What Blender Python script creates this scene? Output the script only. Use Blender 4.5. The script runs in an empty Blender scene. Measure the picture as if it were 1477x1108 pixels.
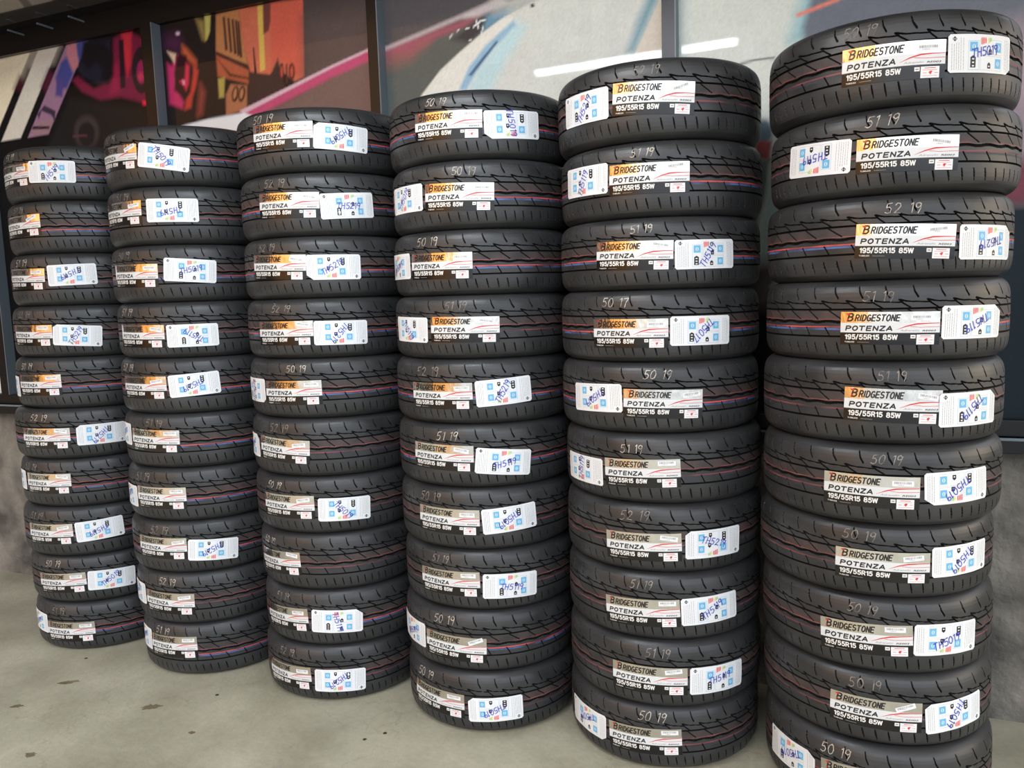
import bpy, math, random
import numpy as np

rng = np.random.RandomState(7)
SC = bpy.context.scene
COL = SC.collection
PI = math.pi

# ------------------------------------------------------------------ camera
cam_d = bpy.data.cameras.new('camera')
cam_d.sensor_width = 36.0
cam_d.lens = 36.0 * 1136.97 / 1477.0
cam_d.clip_start = 0.05
cam = bpy.data.objects.new('camera', cam_d)
COL.objects.link(cam)
from mathutils import Matrix, Vector
R_ = Vector((0.926797, 0.374192, -0.032067))
U_ = Vector((-0.013201, 0.117789, 0.992951))
F_ = Vector((-0.375331, 0.91984, -0.114106))
cam.matrix_world = Matrix(((R_.x, U_.x, -F_.x, 0.0), (R_.y, U_.y, -F_.y, -2.722879),
                           (R_.z, U_.z, -F_.z, 1.376231), (0, 0, 0, 1)))
SC.camera = cam

# ------------------------------------------------------------------ view
SC.view_settings.view_transform = 'Standard'
SC.view_settings.look = 'None'
SC.view_settings.gamma = 1.0
SC.view_settings.use_curve_mapping = False
SC.view_settings.exposure = 0.55

# ------------------------------------------------------------------ daylight: the open side of the porch
world = bpy.data.worlds.new('daylight')
SC.world = world
world.use_nodes = True
nt = world.node_tree
nt.nodes.clear()
N = nt.nodes.new
tc = N('ShaderNodeTexCoord')
sep = N('ShaderNodeSeparateXYZ')
nt.links.new(tc.outputs['Generated'], sep.inputs[0])
neg = N('ShaderNodeMath'); neg.operation = 'MULTIPLY'; neg.inputs[1].default_value = -1.0
nt.links.new(sep.outputs['Y'], neg.inputs[0])
az = N('ShaderNodeMath'); az.operation = 'ARCTAN2'
nt.links.new(sep.outputs['X'], az.inputs[0]); nt.links.new(neg.outputs[0], az.inputs[1])
mr = N('ShaderNodeMapRange')
mr.inputs['From Min'].default_value = -PI; mr.inputs['From Max'].default_value = PI
nt.links.new(az.outputs[0], mr.inputs['Value'])
ramp = N('ShaderNodeValToRGB')
nt.links.new(mr.outputs[0], ramp.inputs[0])
def azp(deg): return deg / 360.0 + 0.5
STOPS = [(-180, (.30, .30, .32)), (-75, (.16, .14, .13)), (-50, (.14, .10, .08)), (-43, (1.2, .52, .13)),
         (-23, (1.6, .78, .24)), (-14, (1.3, 1.08, .88)), (-6, (1.22, 1.28, 1.36)), (40, (1.28, 1.42, 1.62)),
         (75, (1.25, 1.33, 1.45)), (86, (2.6, 2.3, 1.8)), (100, (3.6, 3.1, 2.3)), (114, (2.4, 2.0, 1.6)), (125, (.5, .5, .52)), (179, (.30, .30, .32))]
cr = ramp.color_ramp
while len(cr.elements) > 1: cr.elements.remove(cr.elements[-1])
cr.elements[0].position = azp(STOPS[0][0]); cr.elements[0].color = (*STOPS[0][1], 1)
for dg, c in STOPS[1:]:
    e = cr.elements.new(azp(dg)); e.color = (*c, 1)
eramp = N('ShaderNodeValToRGB')
mr2 = N('ShaderNodeMapRange'); mr2.inputs['From Min'].default_value = -1; mr2.inputs['From Max'].default_value = 1
nt.links.new(sep.outputs['Z'], mr2.inputs['Value']); nt.links.new(mr2.outputs[0], eramp.inputs[0])
ce = eramp.color_ramp
ce.elements[0].position = 0.0; ce.elements[0].color = (.18, .17, .15, 1)
ce.elements[1].position = 0.49; ce.elements[1].color = (.72, .70, .66, 1)
for p, g in ((.40, .42), (.515, .95), (.62, 1.2), (.75, 1.9), (1.0, 2.1)):
    e = ce.elements.new(p); e.color = (g, g, g, 1)
mul = N('ShaderNodeMix'); mul.data_type = 'RGBA'; mul.blend_type = 'MULTIPLY'; mul.inputs['Factor'].default_value = 1.0
mrz = N('ShaderNodeMapRange'); mrz.interpolation_type = 'SMOOTHSTEP'
mrz.inputs['From Min'].default_value = .36; mrz.inputs['From Max'].default_value = .62
nt.links.new(sep.outputs['Z'], mrz.inputs['Value'])
sky = N('ShaderNodeMix'); sky.data_type = 'RGBA'; sky.inputs['B'].default_value = (.96, 1.04, 1.16, 1)
nt.links.new(mrz.outputs[0], sky.inputs['Factor']); nt.links.new(ramp.outputs[0], sky.inputs['A'])
nt.links.new(sky.outputs['Result'], mul.inputs['A']); nt.links.new(eramp.outputs[0], mul.inputs['B'])
bg = N('ShaderNodeBackground'); bg.inputs['Strength'].default_value = 0.9
wout = N('ShaderNodeOutputWorld')
nt.links.new(mul.outputs['Result'], bg.inputs[0]); nt.links.new(bg.outputs[0], wout.inputs[0])

# ------------------------------------------------------------------ helpers
def lin(c):
    c = np.asarray(c, float) / 255.0
    return np.where(c <= .04045, c / 12.92, ((c + .055) / 1.055) ** 2.4)

def mat(name, rgb, rough=.6, metal=0.0, spec=.5, coat=0.0, emit=None, estr=0.0):
    m = bpy.data.materials.new(name); m.use_nodes = True
    b = m.node_tree.nodes['Principled BSDF']
    b.inputs['Base Color'].default_value = (*[float(x) for x in lin(rgb)], 1)
    b.inputs['Roughness'].default_value = rough
    b.inputs['Metallic'].default_value = metal
    b.inputs['Specular IOR Level'].default_value = spec
    b.inputs['Coat Weight'].default_value = coat
    b.inputs['Coat Roughness'].default_value = .04
    if emit:
        b.inputs['Emission Color'].default_value = (*[float(x) for x in lin(emit)], 1)
        b.inputs['Emission Strength'].default_value = estr
    return m

def bsdf(m): return m.node_tree.nodes['Principled BSDF']

def noise_color(m, a, b, scale=8.0, detail=6.0, lo=.35, hi=.65, stretch=None, rough=None, bump=0.0, bscale=None):
    """base colour mixed between two colours by a noise in object space"""
    t = m.node_tree; n = t.nodes; bs = bsdf(m)
    co = n.new('ShaderNodeTexCoord'); mp = n.new('ShaderNodeMapping')
    if stretch: mp.inputs['Scale'].default_value = stretch
    t.links.new(co.outputs['Object'], mp.inputs[0])
    nz = n.new('ShaderNodeTexNoise'); nz.inputs['Scale'].default_value = scale; nz.inputs['Detail'].default_value = detail
    t.links.new(mp.outputs[0], nz.inputs['Vector'])
    r = n.new('ShaderNodeValToRGB')
    r.color_ramp.elements[0].position = lo; r.color_ramp.elements[1].position = hi
    r.color_ramp.elements[0].color = (*[float(x) for x in lin(a)], 1)
    r.color_ramp.elements[1].color = (*[float(x) for x in lin(b)], 1)
    t.links.new(nz.outputs[0], r.inputs[0]); t.links.new(r.outputs[0], bs.inputs['Base Color'])
    if rough:
        q = n.new('ShaderNodeMapRange'); q.inputs['To Min'].default_value = rough[0]; q.inputs['To Max'].default_value = rough[1]
        t.links.new(nz.outputs[0], q.inputs['Value']); t.links.new(q.outputs[0], bs.inputs['Roughness'])
    if bump:
        nb = n.new('ShaderNodeTexNoise'); nb.inputs['Scale'].default_value = bscale or scale * 6; nb.inputs['Detail'].default_value = 5
        t.links.new(mp.outputs[0], nb.inputs['Vector'])
        bp = n.new('ShaderNodeBump'); bp.inputs['Strength'].default_value = bump; bp.inputs['Distance'].default_value = .01
        t.links.new(nb.outputs[0], bp.inputs['Height']); t.links.new(bp.outputs[0], bs.inputs['Normal'])
    return m

def link(o, parent=None):
    COL.objects.link(o)
    if parent is not None: o.parent = parent
    return o

def mesh_np(name, V, F, mats, mi=None, parent=None, smooth=False):
    """V (n,3); F list of equal-length index rows or a list of lists"""
    me = bpy.data.meshes.new(name)
    V = np.asarray(V, np.float32)
    if isinstance(F, np.ndarray):
        nf, k = F.shape
        me.vertices.add(len(V)); me.vertices.foreach_set('co', V.ravel())
        me.loops.add(nf * k); me.loops.foreach_set('vertex_index', F.astype(np.int32).ravel())
        me.polygons.add(nf); me.polygons.foreach_set('loop_start', np.arange(0, nf * k, k, dtype=np.int32))
        me.update(calc_edges=True)
    else:
        me.from_pydata(V.tolist(), [], F)
    for m in mats: me.materials.append(m)
    if mi is not None: me.polygons.foreach_set('material_index', np.asarray(mi, np.int32))
    me.polygons.foreach_set('use_smooth', np.full(len(me.polygons), smooth))
    me.update()
    return link(bpy.data.objects.new(name, me), parent)

def boxes(name, bl, mats, parent=None, bevel=0.0, loc=(0, 0, 0)):
    """one mesh of axis-aligned boxes (x0,x1,y0,y1,z0,z1[,material])"""
    V = []; F = []; M = []
    for b in bl:
        x0, x1, y0, y1, z0, z1 = b[:6]; m = b[6] if len(b) > 6 else 0
        i = len(V)
        V += [(x0, y0, z0), (x1, y0, z0), (x1, y1, z0), (x0, y1, z0), (x0, y0, z1), (x1, y0, z1), (x1, y1, z1), (x0, y1, z1)]
        F += [[i, i+3, i+2, i+1], [i+4, i+5, i+6, i+7], [i, i+1, i+5, i+4], [i+1, i+2, i+6, i+5], [i+2, i+3, i+7, i+6], [i+3, i, i+4, i+7]]
        M += [m] * 6
    o = mesh_np(name, np.array(V) - np.array(loc), F, mats, M, parent)
    o.location = loc
    if bevel:
        md = o.modifiers.new('bevel', 'BEVEL'); md.width = bevel; md.segments = 2
    return o

def lathe(name, prof, mats, n=96, parent=None, smooth=True):
    p = np.array(prof); k = len(p); th = np.arange(n) / n * 2 * PI
    V = np.stack([np.outer(np.sin(th), p[:, 0]), -np.outer(np.cos(th), p[:, 0]), np.tile(p[:, 1], (n, 1))], -1).reshape(-1, 3)
    F = []
    for i in range(n):
        j = (i + 1) % n
        for q in range(k - 1): F.append((i*k+q, j*k+q, j*k+q+1, i*k+q+1))
    return mesh_np(name, V, np.array(F), mats, None, parent, smooth)

def structure(o):
    o['kind'] = 'structure'; return o

def thing(o, label, cat, group=None):
    o['label'] = label; o['category'] = cat
    if group: o['group'] = group
    return o

# ------------------------------------------------------------------ materials
rubber = noise_color(mat('tread_rubber', (50, 50, 51), .5), (37, 38, 39), (58, 58, 59), 9, 6, .3, .75, rough=(.30, .52))
rubber_side = noise_color(mat('sidewall_rubber', (46, 46, 47), .5), (36, 37, 38), (55, 55, 56), 7, 6, .3, .75, rough=(.28, .5))
groove_m = mat('groove_black', (20, 20, 20), .85, spec=.2)
red_m = noise_color(mat('red_line', (190, 70, 70), .6), (120, 50, 55), (205, 80, 78), 14, 4, .35, .6)
pink_m = noise_color(mat('faint_red_line', (120, 60, 58), .6), (70, 45, 45), (150, 80, 76), 11, 4, .35, .65)
blue_m = noise_color(mat('blue_line', (60, 90, 140), .6), (44, 50, 62), (72, 104, 160), 12, 4, .4, .6)
dust_m = noise_color(mat('reddish_dusted_rubber', (62, 52, 51), .6), (45, 44, 44), (78, 62, 60), 16, 6, .35, .7)

chalk_m = noise_color(mat('chalk', (170, 158, 144), .9), (120, 112, 104), (205, 196, 182), 60, 3, .3, .6)
chalk_dim = noise_color(mat('faint_chalk', (120, 112, 104), .9), (82, 78, 74), (150, 142, 132), 60, 3, .3, .6)

foil = mat('silver_foil', (226, 222, 214), .16, metal=1.0)
def foil_nodes():
    t = foil.node_tree; n = t.nodes
    co = n.new('ShaderNodeTexCoord'); mp = n.new('ShaderNodeMapping'); mp.inputs['Scale'].default_value = (1, 1, .35)
    nz = n.new('ShaderNodeTexNoise'); nz.inputs['Scale'].default_value = 32; nz.inputs['Detail'].default_value = 3
    bp = n.new('ShaderNodeBump'); bp.inputs['Strength'].default_value = .85; bp.inputs['Distance'].default_value = .004
    t.links.new(co.outputs['Object'], mp.inputs[0]); t.links.new(mp.outputs[0], nz.inputs['Vector'])
    t.links.new(nz.outputs[0], bp.inputs['Height']); t.links.new(bp.outputs[0], bsdf(foil).inputs['Normal'])
foil_nodes()
lab_white = mat('label_silver_white', (216, 219, 220), .35)
lab_black = mat('label_black', (20, 19, 19), .2)
lab_edge = mat('label_dark_line', (60, 58, 56), .4)
ink_black = mat('ink_black', (26, 24, 24), .4)
ink_white = mat('ink_white', (228, 226, 222), .4)
ink_red = mat('ink_red', (206, 44, 40), .4)
ink_grey = mat('ink_grey', (140, 136, 134), .5)
paper = mat('white_paper', (228, 230, 232), .5)
icon_blue = mat('icon_blue', (104, 178, 220), .5)
icon_green = mat('icon_green', (150, 200, 90), .5)
icon_yellow = mat('icon_yellow', (236, 210, 70), .5)
icon_red = mat('icon_red', (226, 76, 66), .5)
pen_blue = mat('pen_blue', (46, 62, 176), .5)
LM = [foil, lab_white, lab_black, lab_edge, ink_black, ink_white, ink_red, ink_grey, paper, icon_blue, icon_green, icon_yellow, icon_red, pen_blue]
FOIL, WHT, BLK, EDG, IBL, IWH, IRD, IGR, PAP, BLU, GRN, YEL, RED, PEN = range(14)

black_metal = mat('dark_aluminium', (34, 34, 37), .32, metal=.6)
light_metal = mat('aluminium_edge_lit_side', (112, 122, 130), .5, metal=.15)

# ------------------------------------------------------------------ measured places: each tire (x, y, bottom, top, size label, paper label, number, number place) and the mural's shapes (colour, softness, outline on the window plane)
STACKS = [
  [
   (-2.8207, -0.3098, 1.7798, 1.9796, (-14.0, -0.0033, 0.1), (24.2, 0.0017, -1.2, 'A', 45), '5119', (-14.0, 0.076)),
   (-2.8287, -0.3094, 1.583, 1.7798, (-7.4, 0.0071, 1.2), None, '5119', (-7.4, 0.076)),
   (-2.8387, -0.3123, 1.3861, 1.583, (-6.0, 0.0052, -1.3), (34.7, 0.0158, 1.7, 'B', 205), '5119', (-7.4, 0.076)),
   (-2.8506, -0.3157, 1.1878, 1.3861, (-2.1, -0.012, -0.7), (36.6, -0.017, -4.2, 'B', 55), '5219', (-7.0, 0.0688)),
   (-2.8609, -0.318, 0.9878, 1.1878, (3.0, -0.0054, 0.6), (-36.6, -0.0138, 0.0, 'A', 20), '5019', (-7.1, 0.07)),
   (-2.8789, -0.3306, 0.79, 0.9878, (10.1, -0.0134, -0.1), (52.8, -0.0057, -0.0, 'B', 225), '5219', (7.1, 0.067)),
   (-2.8823, -0.3206, 0.5953, 0.79, (6.4, 0.0007, 0.5), (-34.2, 0.0062, 0.0, 'A', 20), '5019', (-9.9, 0.0656)),
   (-2.8927, -0.3248, 0.3949, 0.5953, (6.3, -0.0053, 1.2), (46.3, 0.0047, 3.2, 'B', 205), '5119', (-4.5, 0.0651)),
   (-2.894, -0.3122, 0.1987, 0.3949, (10.7, -0.0113, 2.5), (49.8, -0.0075, -2.1, 'B', 35), '5019', (4.8, 0.0687)),
   (-2.8927, -0.3095, 0.0, 0.1987, (13.0, -0.0176, 0.9), (-24.7, 0.0065, 0.0, 'A', 20), '5119', (4.7, 0.0683))],
  [
   (-2.2375, -0.3525, 1.7822, 1.9848, (-13.8, 0.0008, -1.3), (25.4, -0.0092, -7.8, 'B', -50), '5019', (-20.1, 0.076)),
   (-2.2455, -0.3513, 1.584, 1.7822, (-12.7, 0.012, -0.1), (29.5, 0.0137, -0.8, 'B', 190), '5119', (-8.2, 0.076)),
   (-2.2543, -0.3475, 1.3849, 1.584, (-3.6, -0.0048, -1.1), (38.8, 0.0071, -4.2, 'A', 10), '5019', (-11.2, 0.0751)),
   (-2.2544, -0.3424, 1.1873, 1.3849, (-3.3, -0.0181, -0.7), (36.5, -0.02, 0.3, 'A', 150), '5119', (-15.5, 0.0694)),
   (-2.2594, -0.3434, 0.9885, 1.1873, (-3.9, -0.0029, 0.1), (36.0, 0.0047, 3.5, 'B', 205), '5219', (-19.2, 0.076)),
   (-2.2628, -0.3428, 0.7905, 0.9885, (2.6, 0.0041, -1.1), (-37.0, 0.02, 0.0, 'A', 20), '5119', (5.1, 0.0748)),
   (-2.2684, -0.3436, 0.594, 0.7905, (5.0, -0.0085, 0.1), (-33.8, -0.0125, 0.0, 'A', 20), '5119', (-9.5, 0.0701)),
   (-2.2741, -0.3426, 0.3987, 0.594, (3.2, 0.0003, -0.1), (42.1, -0.0117, -4.4, 'B', 205), '5219', (3.3, 0.0712)),
   (-2.2751, -0.3371, 0.2022, 0.3987, (4.8, -0.0143, -1.1), (-34.5, 0.0028, 0.0, 'A', 30), '5219', (6.2, 0.0684)),
   (-2.273, -0.3264, 0.0, 0.2022, (2.4, 0.0115, 1.6), (-35.6, 0.0191, 0.0, 'A', 20), '5119', (-4.9, 0.076))],
  [
   (-1.6529, -0.3336, 1.7821, 1.9819, (6.8, 0.0111, -0.6), (45.1, 0.001, -3.9, 'B', 215), '5019', (-5.6, 0.076)),
   (-1.6579, -0.3269, 1.5809, 1.7821, (8.2, -0.0036, -1.3), (46.8, -0.0082, 2.4, 'A', 0), '5219', (0.3, 0.0726)),
   (-1.6607, -0.3266, 1.3817, 1.5809, (-2.0, 0.0033, -2.0), (36.4, -0.0022, -0.4, 'B', 30), '5219', (-9.3, 0.0722)),
   (-1.6638, -0.3267, 1.1859, 1.3817, (0.7, -0.0132, -0.0), (39.2, -0.0163, -0.9, 'B', 230), '5219', (-0.4, 0.0689)),
   (-1.6666, -0.3272, 0.9869, 1.1859, (4.4, -0.0113, 0.6), (-34.5, -0.0076, 0.0, 'A', 80), '5019', (9.2, 0.0725)),
   (-1.6721, -0.3292, 0.7903, 0.9869, (-4.8, -0.0073, -2.7), (-45.1, -0.003, 0.0, 'A', 20), '5219', (-5.8, 0.0731)),
   (-1.6748, -0.328, 0.594, 0.7903, (-3.6, -0.0026, 0.5), (36.9, -0.0125, -1.7, 'B', -45), '5019', (-13.9, 0.0727)),
   (-1.6722, -0.3238, 0.3961, 0.594, (-16.9, -0.0088, 3.3), None, '5219', (-25.0, 0.061)),
   (-1.6713, -0.321, 0.1984, 0.3961, (-14.4, -0.0088, 3.5), (26.3, -0.006, -2.4, 'A', -75), '5119', (-14.8, 0.0683)),
   (-1.6801, -0.323, 0.0, 0.1984, (-13.1, -0.0177, 2.2), (27.7, -0.02, -2.3, 'B', 215), '5219', (-12.3, 0.076))],
  [
   (-1.0685, -0.3091, 1.7703, 1.9694, (4.1, -0.0015, -1.3), (43.2, -0.0054, 1.5, 'B', -80), '5019', (-2.1, 0.0725)),
   (-1.0659, -0.3102, 1.5698, 1.7703, (9.1, -0.0076, -1.7), (-31.0, 0.0006, 0.0, 'B', 50), '5019', (13.2, 0.0644)),
   (-1.07, -0.31, 1.3754, 1.5698, (-4.1, -0.0081, -0.9), (-43.6, -0.0029, 0.0, 'A', 20), '5019', (-11.9, 0.0679)),
   (-1.0732, -0.3156, 1.1839, 1.3754, (11.4, -0.006, -0.9), (-29.2, -0.0046, -1.1, 'B', -50), '5119', (6.8, 0.0679)),
   (-1.0779, -0.3185, 0.9855, 1.1839, (-4.8, -0.0103, 0.3), (35.2, 0.0, 3.5, 'B', 60), '5219', (-13.0, 0.0629)),
   (-1.0792, -0.3188, 0.7878, 0.9855, (-5.3, -0.0019, -1.0), (33.8, -0.0166, -5.7, 'A', 10), '5119', (-0.7, 0.0644)),
   (-1.08, -0.3181, 0.591, 0.7878, (-3.1, -0.0045, -0.8), (36.6, 0.0014, 3.9, 'B', 215), '5019', (-14.8, 0.0732)),
   (-1.0776, -0.3144, 0.3951, 0.591, (-5.0, -0.008, 0.8), (34.8, -0.0145, -1.6, 'A', -5), '5119', (-10.2, 0.0663)),
   (-1.0829, -0.3189, 0.1958, 0.3951, (-1.2, -0.0196, -1.4), (-40.5, -0.0059, 0.0, 'A', 20), '5019', (-7.4, 0.0755)),
   (-1.0792, -0.3257, 0.0, 0.1958, (-16.7, -0.0081, -0.6), (24.2, -0.0141, 1.3, 'B', 205), '5019', (-25.6, 0.076))],
  [
   (-0.485, -0.3344, 1.7659, 1.9736, (9.3, -0.0014, -3.1), (-31.2, 0.0014, -0.0, 'A', 55), '5219', (6.0, 0.0716)),
   (-0.4813, -0.3275, 1.5662, 1.7659, (5.4, -0.0, -0.7), (-33.6, 0.0118, -0.8, 'B', 65), '5119', (2.3, 0.0684)),
   (-0.4859, -0.3335, 1.3741, 1.5662, (-2.2, -0.0039, -1.5), (36.7, -0.0067, 0.3, 'A', 60), '5119', (3.0, 0.0692)),
   (-0.4885, -0.3336, 1.1778, 1.3741, (-4.6, -0.0178, -0.3), (34.5, -0.0144, -0.5, 'A', 225), '5017', (-11.7, 0.0712)),
   (-0.4898, -0.3354, 0.9808, 1.1778, (13.8, -0.0135, -1.2), (-25.1, -0.0013, 2.0, 'B', 215), '5019', (10.9, 0.0677)),
   (-0.4799, -0.3392, 0.785, 0.9808, (-0.2, -0.009, 1.7), (-39.9, -0.018, 0.0, 'B', 80), '5119', (-5.2, 0.059)),
   (-0.4819, -0.3379, 0.5878, 0.785, (0.4, -0.021, 1.6), (40.5, -0.0131, 0.0, 'B', -15), '5219', (-4.0, 0.0666)),
   (-0.4816, -0.3383, 0.3918, 0.5878, (-0.8, -0.0147, 2.5), (37.9, -0.005, 1.8, 'A', 35), '5119', (-0.7, 0.0693)),
   (-0.4811, -0.3396, 0.1941, 0.3918, (2.9, -0.0127, -0.0), (42.4, -0.0138, -0.9, 'A', 10), '5119', (8.1, 0.0682)),
   (-0.4878, -0.328, 0.0, 0.1941, (0.5, -0.0084, 2.3), (-40.0, -0.0073, 0.0, 'A', 200), '5019', (5.3, 0.0684))],
  [
   (0.1259, -0.398, 1.7715, 1.9771, (-1.4, -0.0088, -1.4), (37.7, -0.0017, 0.5, 'A', 10), '5019', (-15.1, 0.0725)),
   (0.1318, -0.399, 1.5773, 1.7715, (4.3, -0.0133, -1.6), (-36.1, -0.0008, -3.0, 'B', 185), '5119', (-6.5, 0.0675)),
   (0.1232, -0.3944, 1.3801, 1.5773, (6.3, -0.0123, -2.9), (46.3, -0.02, -0.9, 'A', 190), '5219', (4.9, 0.0632)),
   (0.1214, -0.3959, 1.1875, 1.3801, (0.7, -0.0171, -0.8), (39.6, -0.0073, -0.8, 'A', 205), '5119', (-4.1, 0.0597)),
   (0.1153, -0.3968, 0.9869, 1.1875, (4.1, -0.0033, -2.1), (40.9, -0.0146, -0.0, 'A', 220), '5119', (3.7, 0.0718)),
   (0.1164, -0.4011, 0.7906, 0.9869, (-5.1, -0.0123, -0.5), (35.0, -0.0002, 1.9, 'B', 218), '5019', (1.6, 0.0702)),
   (0.1062, -0.3825, 0.6018, 0.7906, (3.1, -0.0101, -0.7), (42.2, 0.0038, 0.9, 'B', 225), '5019', (-7.4, 0.0721)),
   (0.113, -0.3727, 0.4024, 0.6018, (-5.1, -0.0081, 2.3), (33.5, -0.002, -0.9, 'B', 20), '5019', (-6.9, 0.0706)),
   (0.1169, -0.367, 0.2082, 0.4024, (-0.6, -0.0075, -0.8), (39.1, -0.0069, 4.1, 'B', 240), '5019', (-5.5, 0.0705)),
   (0.1236, -0.3762, 0.0, 0.2082, (-6.1, 0.0045, 3.3), (-47.8, -0.0001, 0.0, 'A', 200), '5019', (-20.3, 0.076))]]
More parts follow.
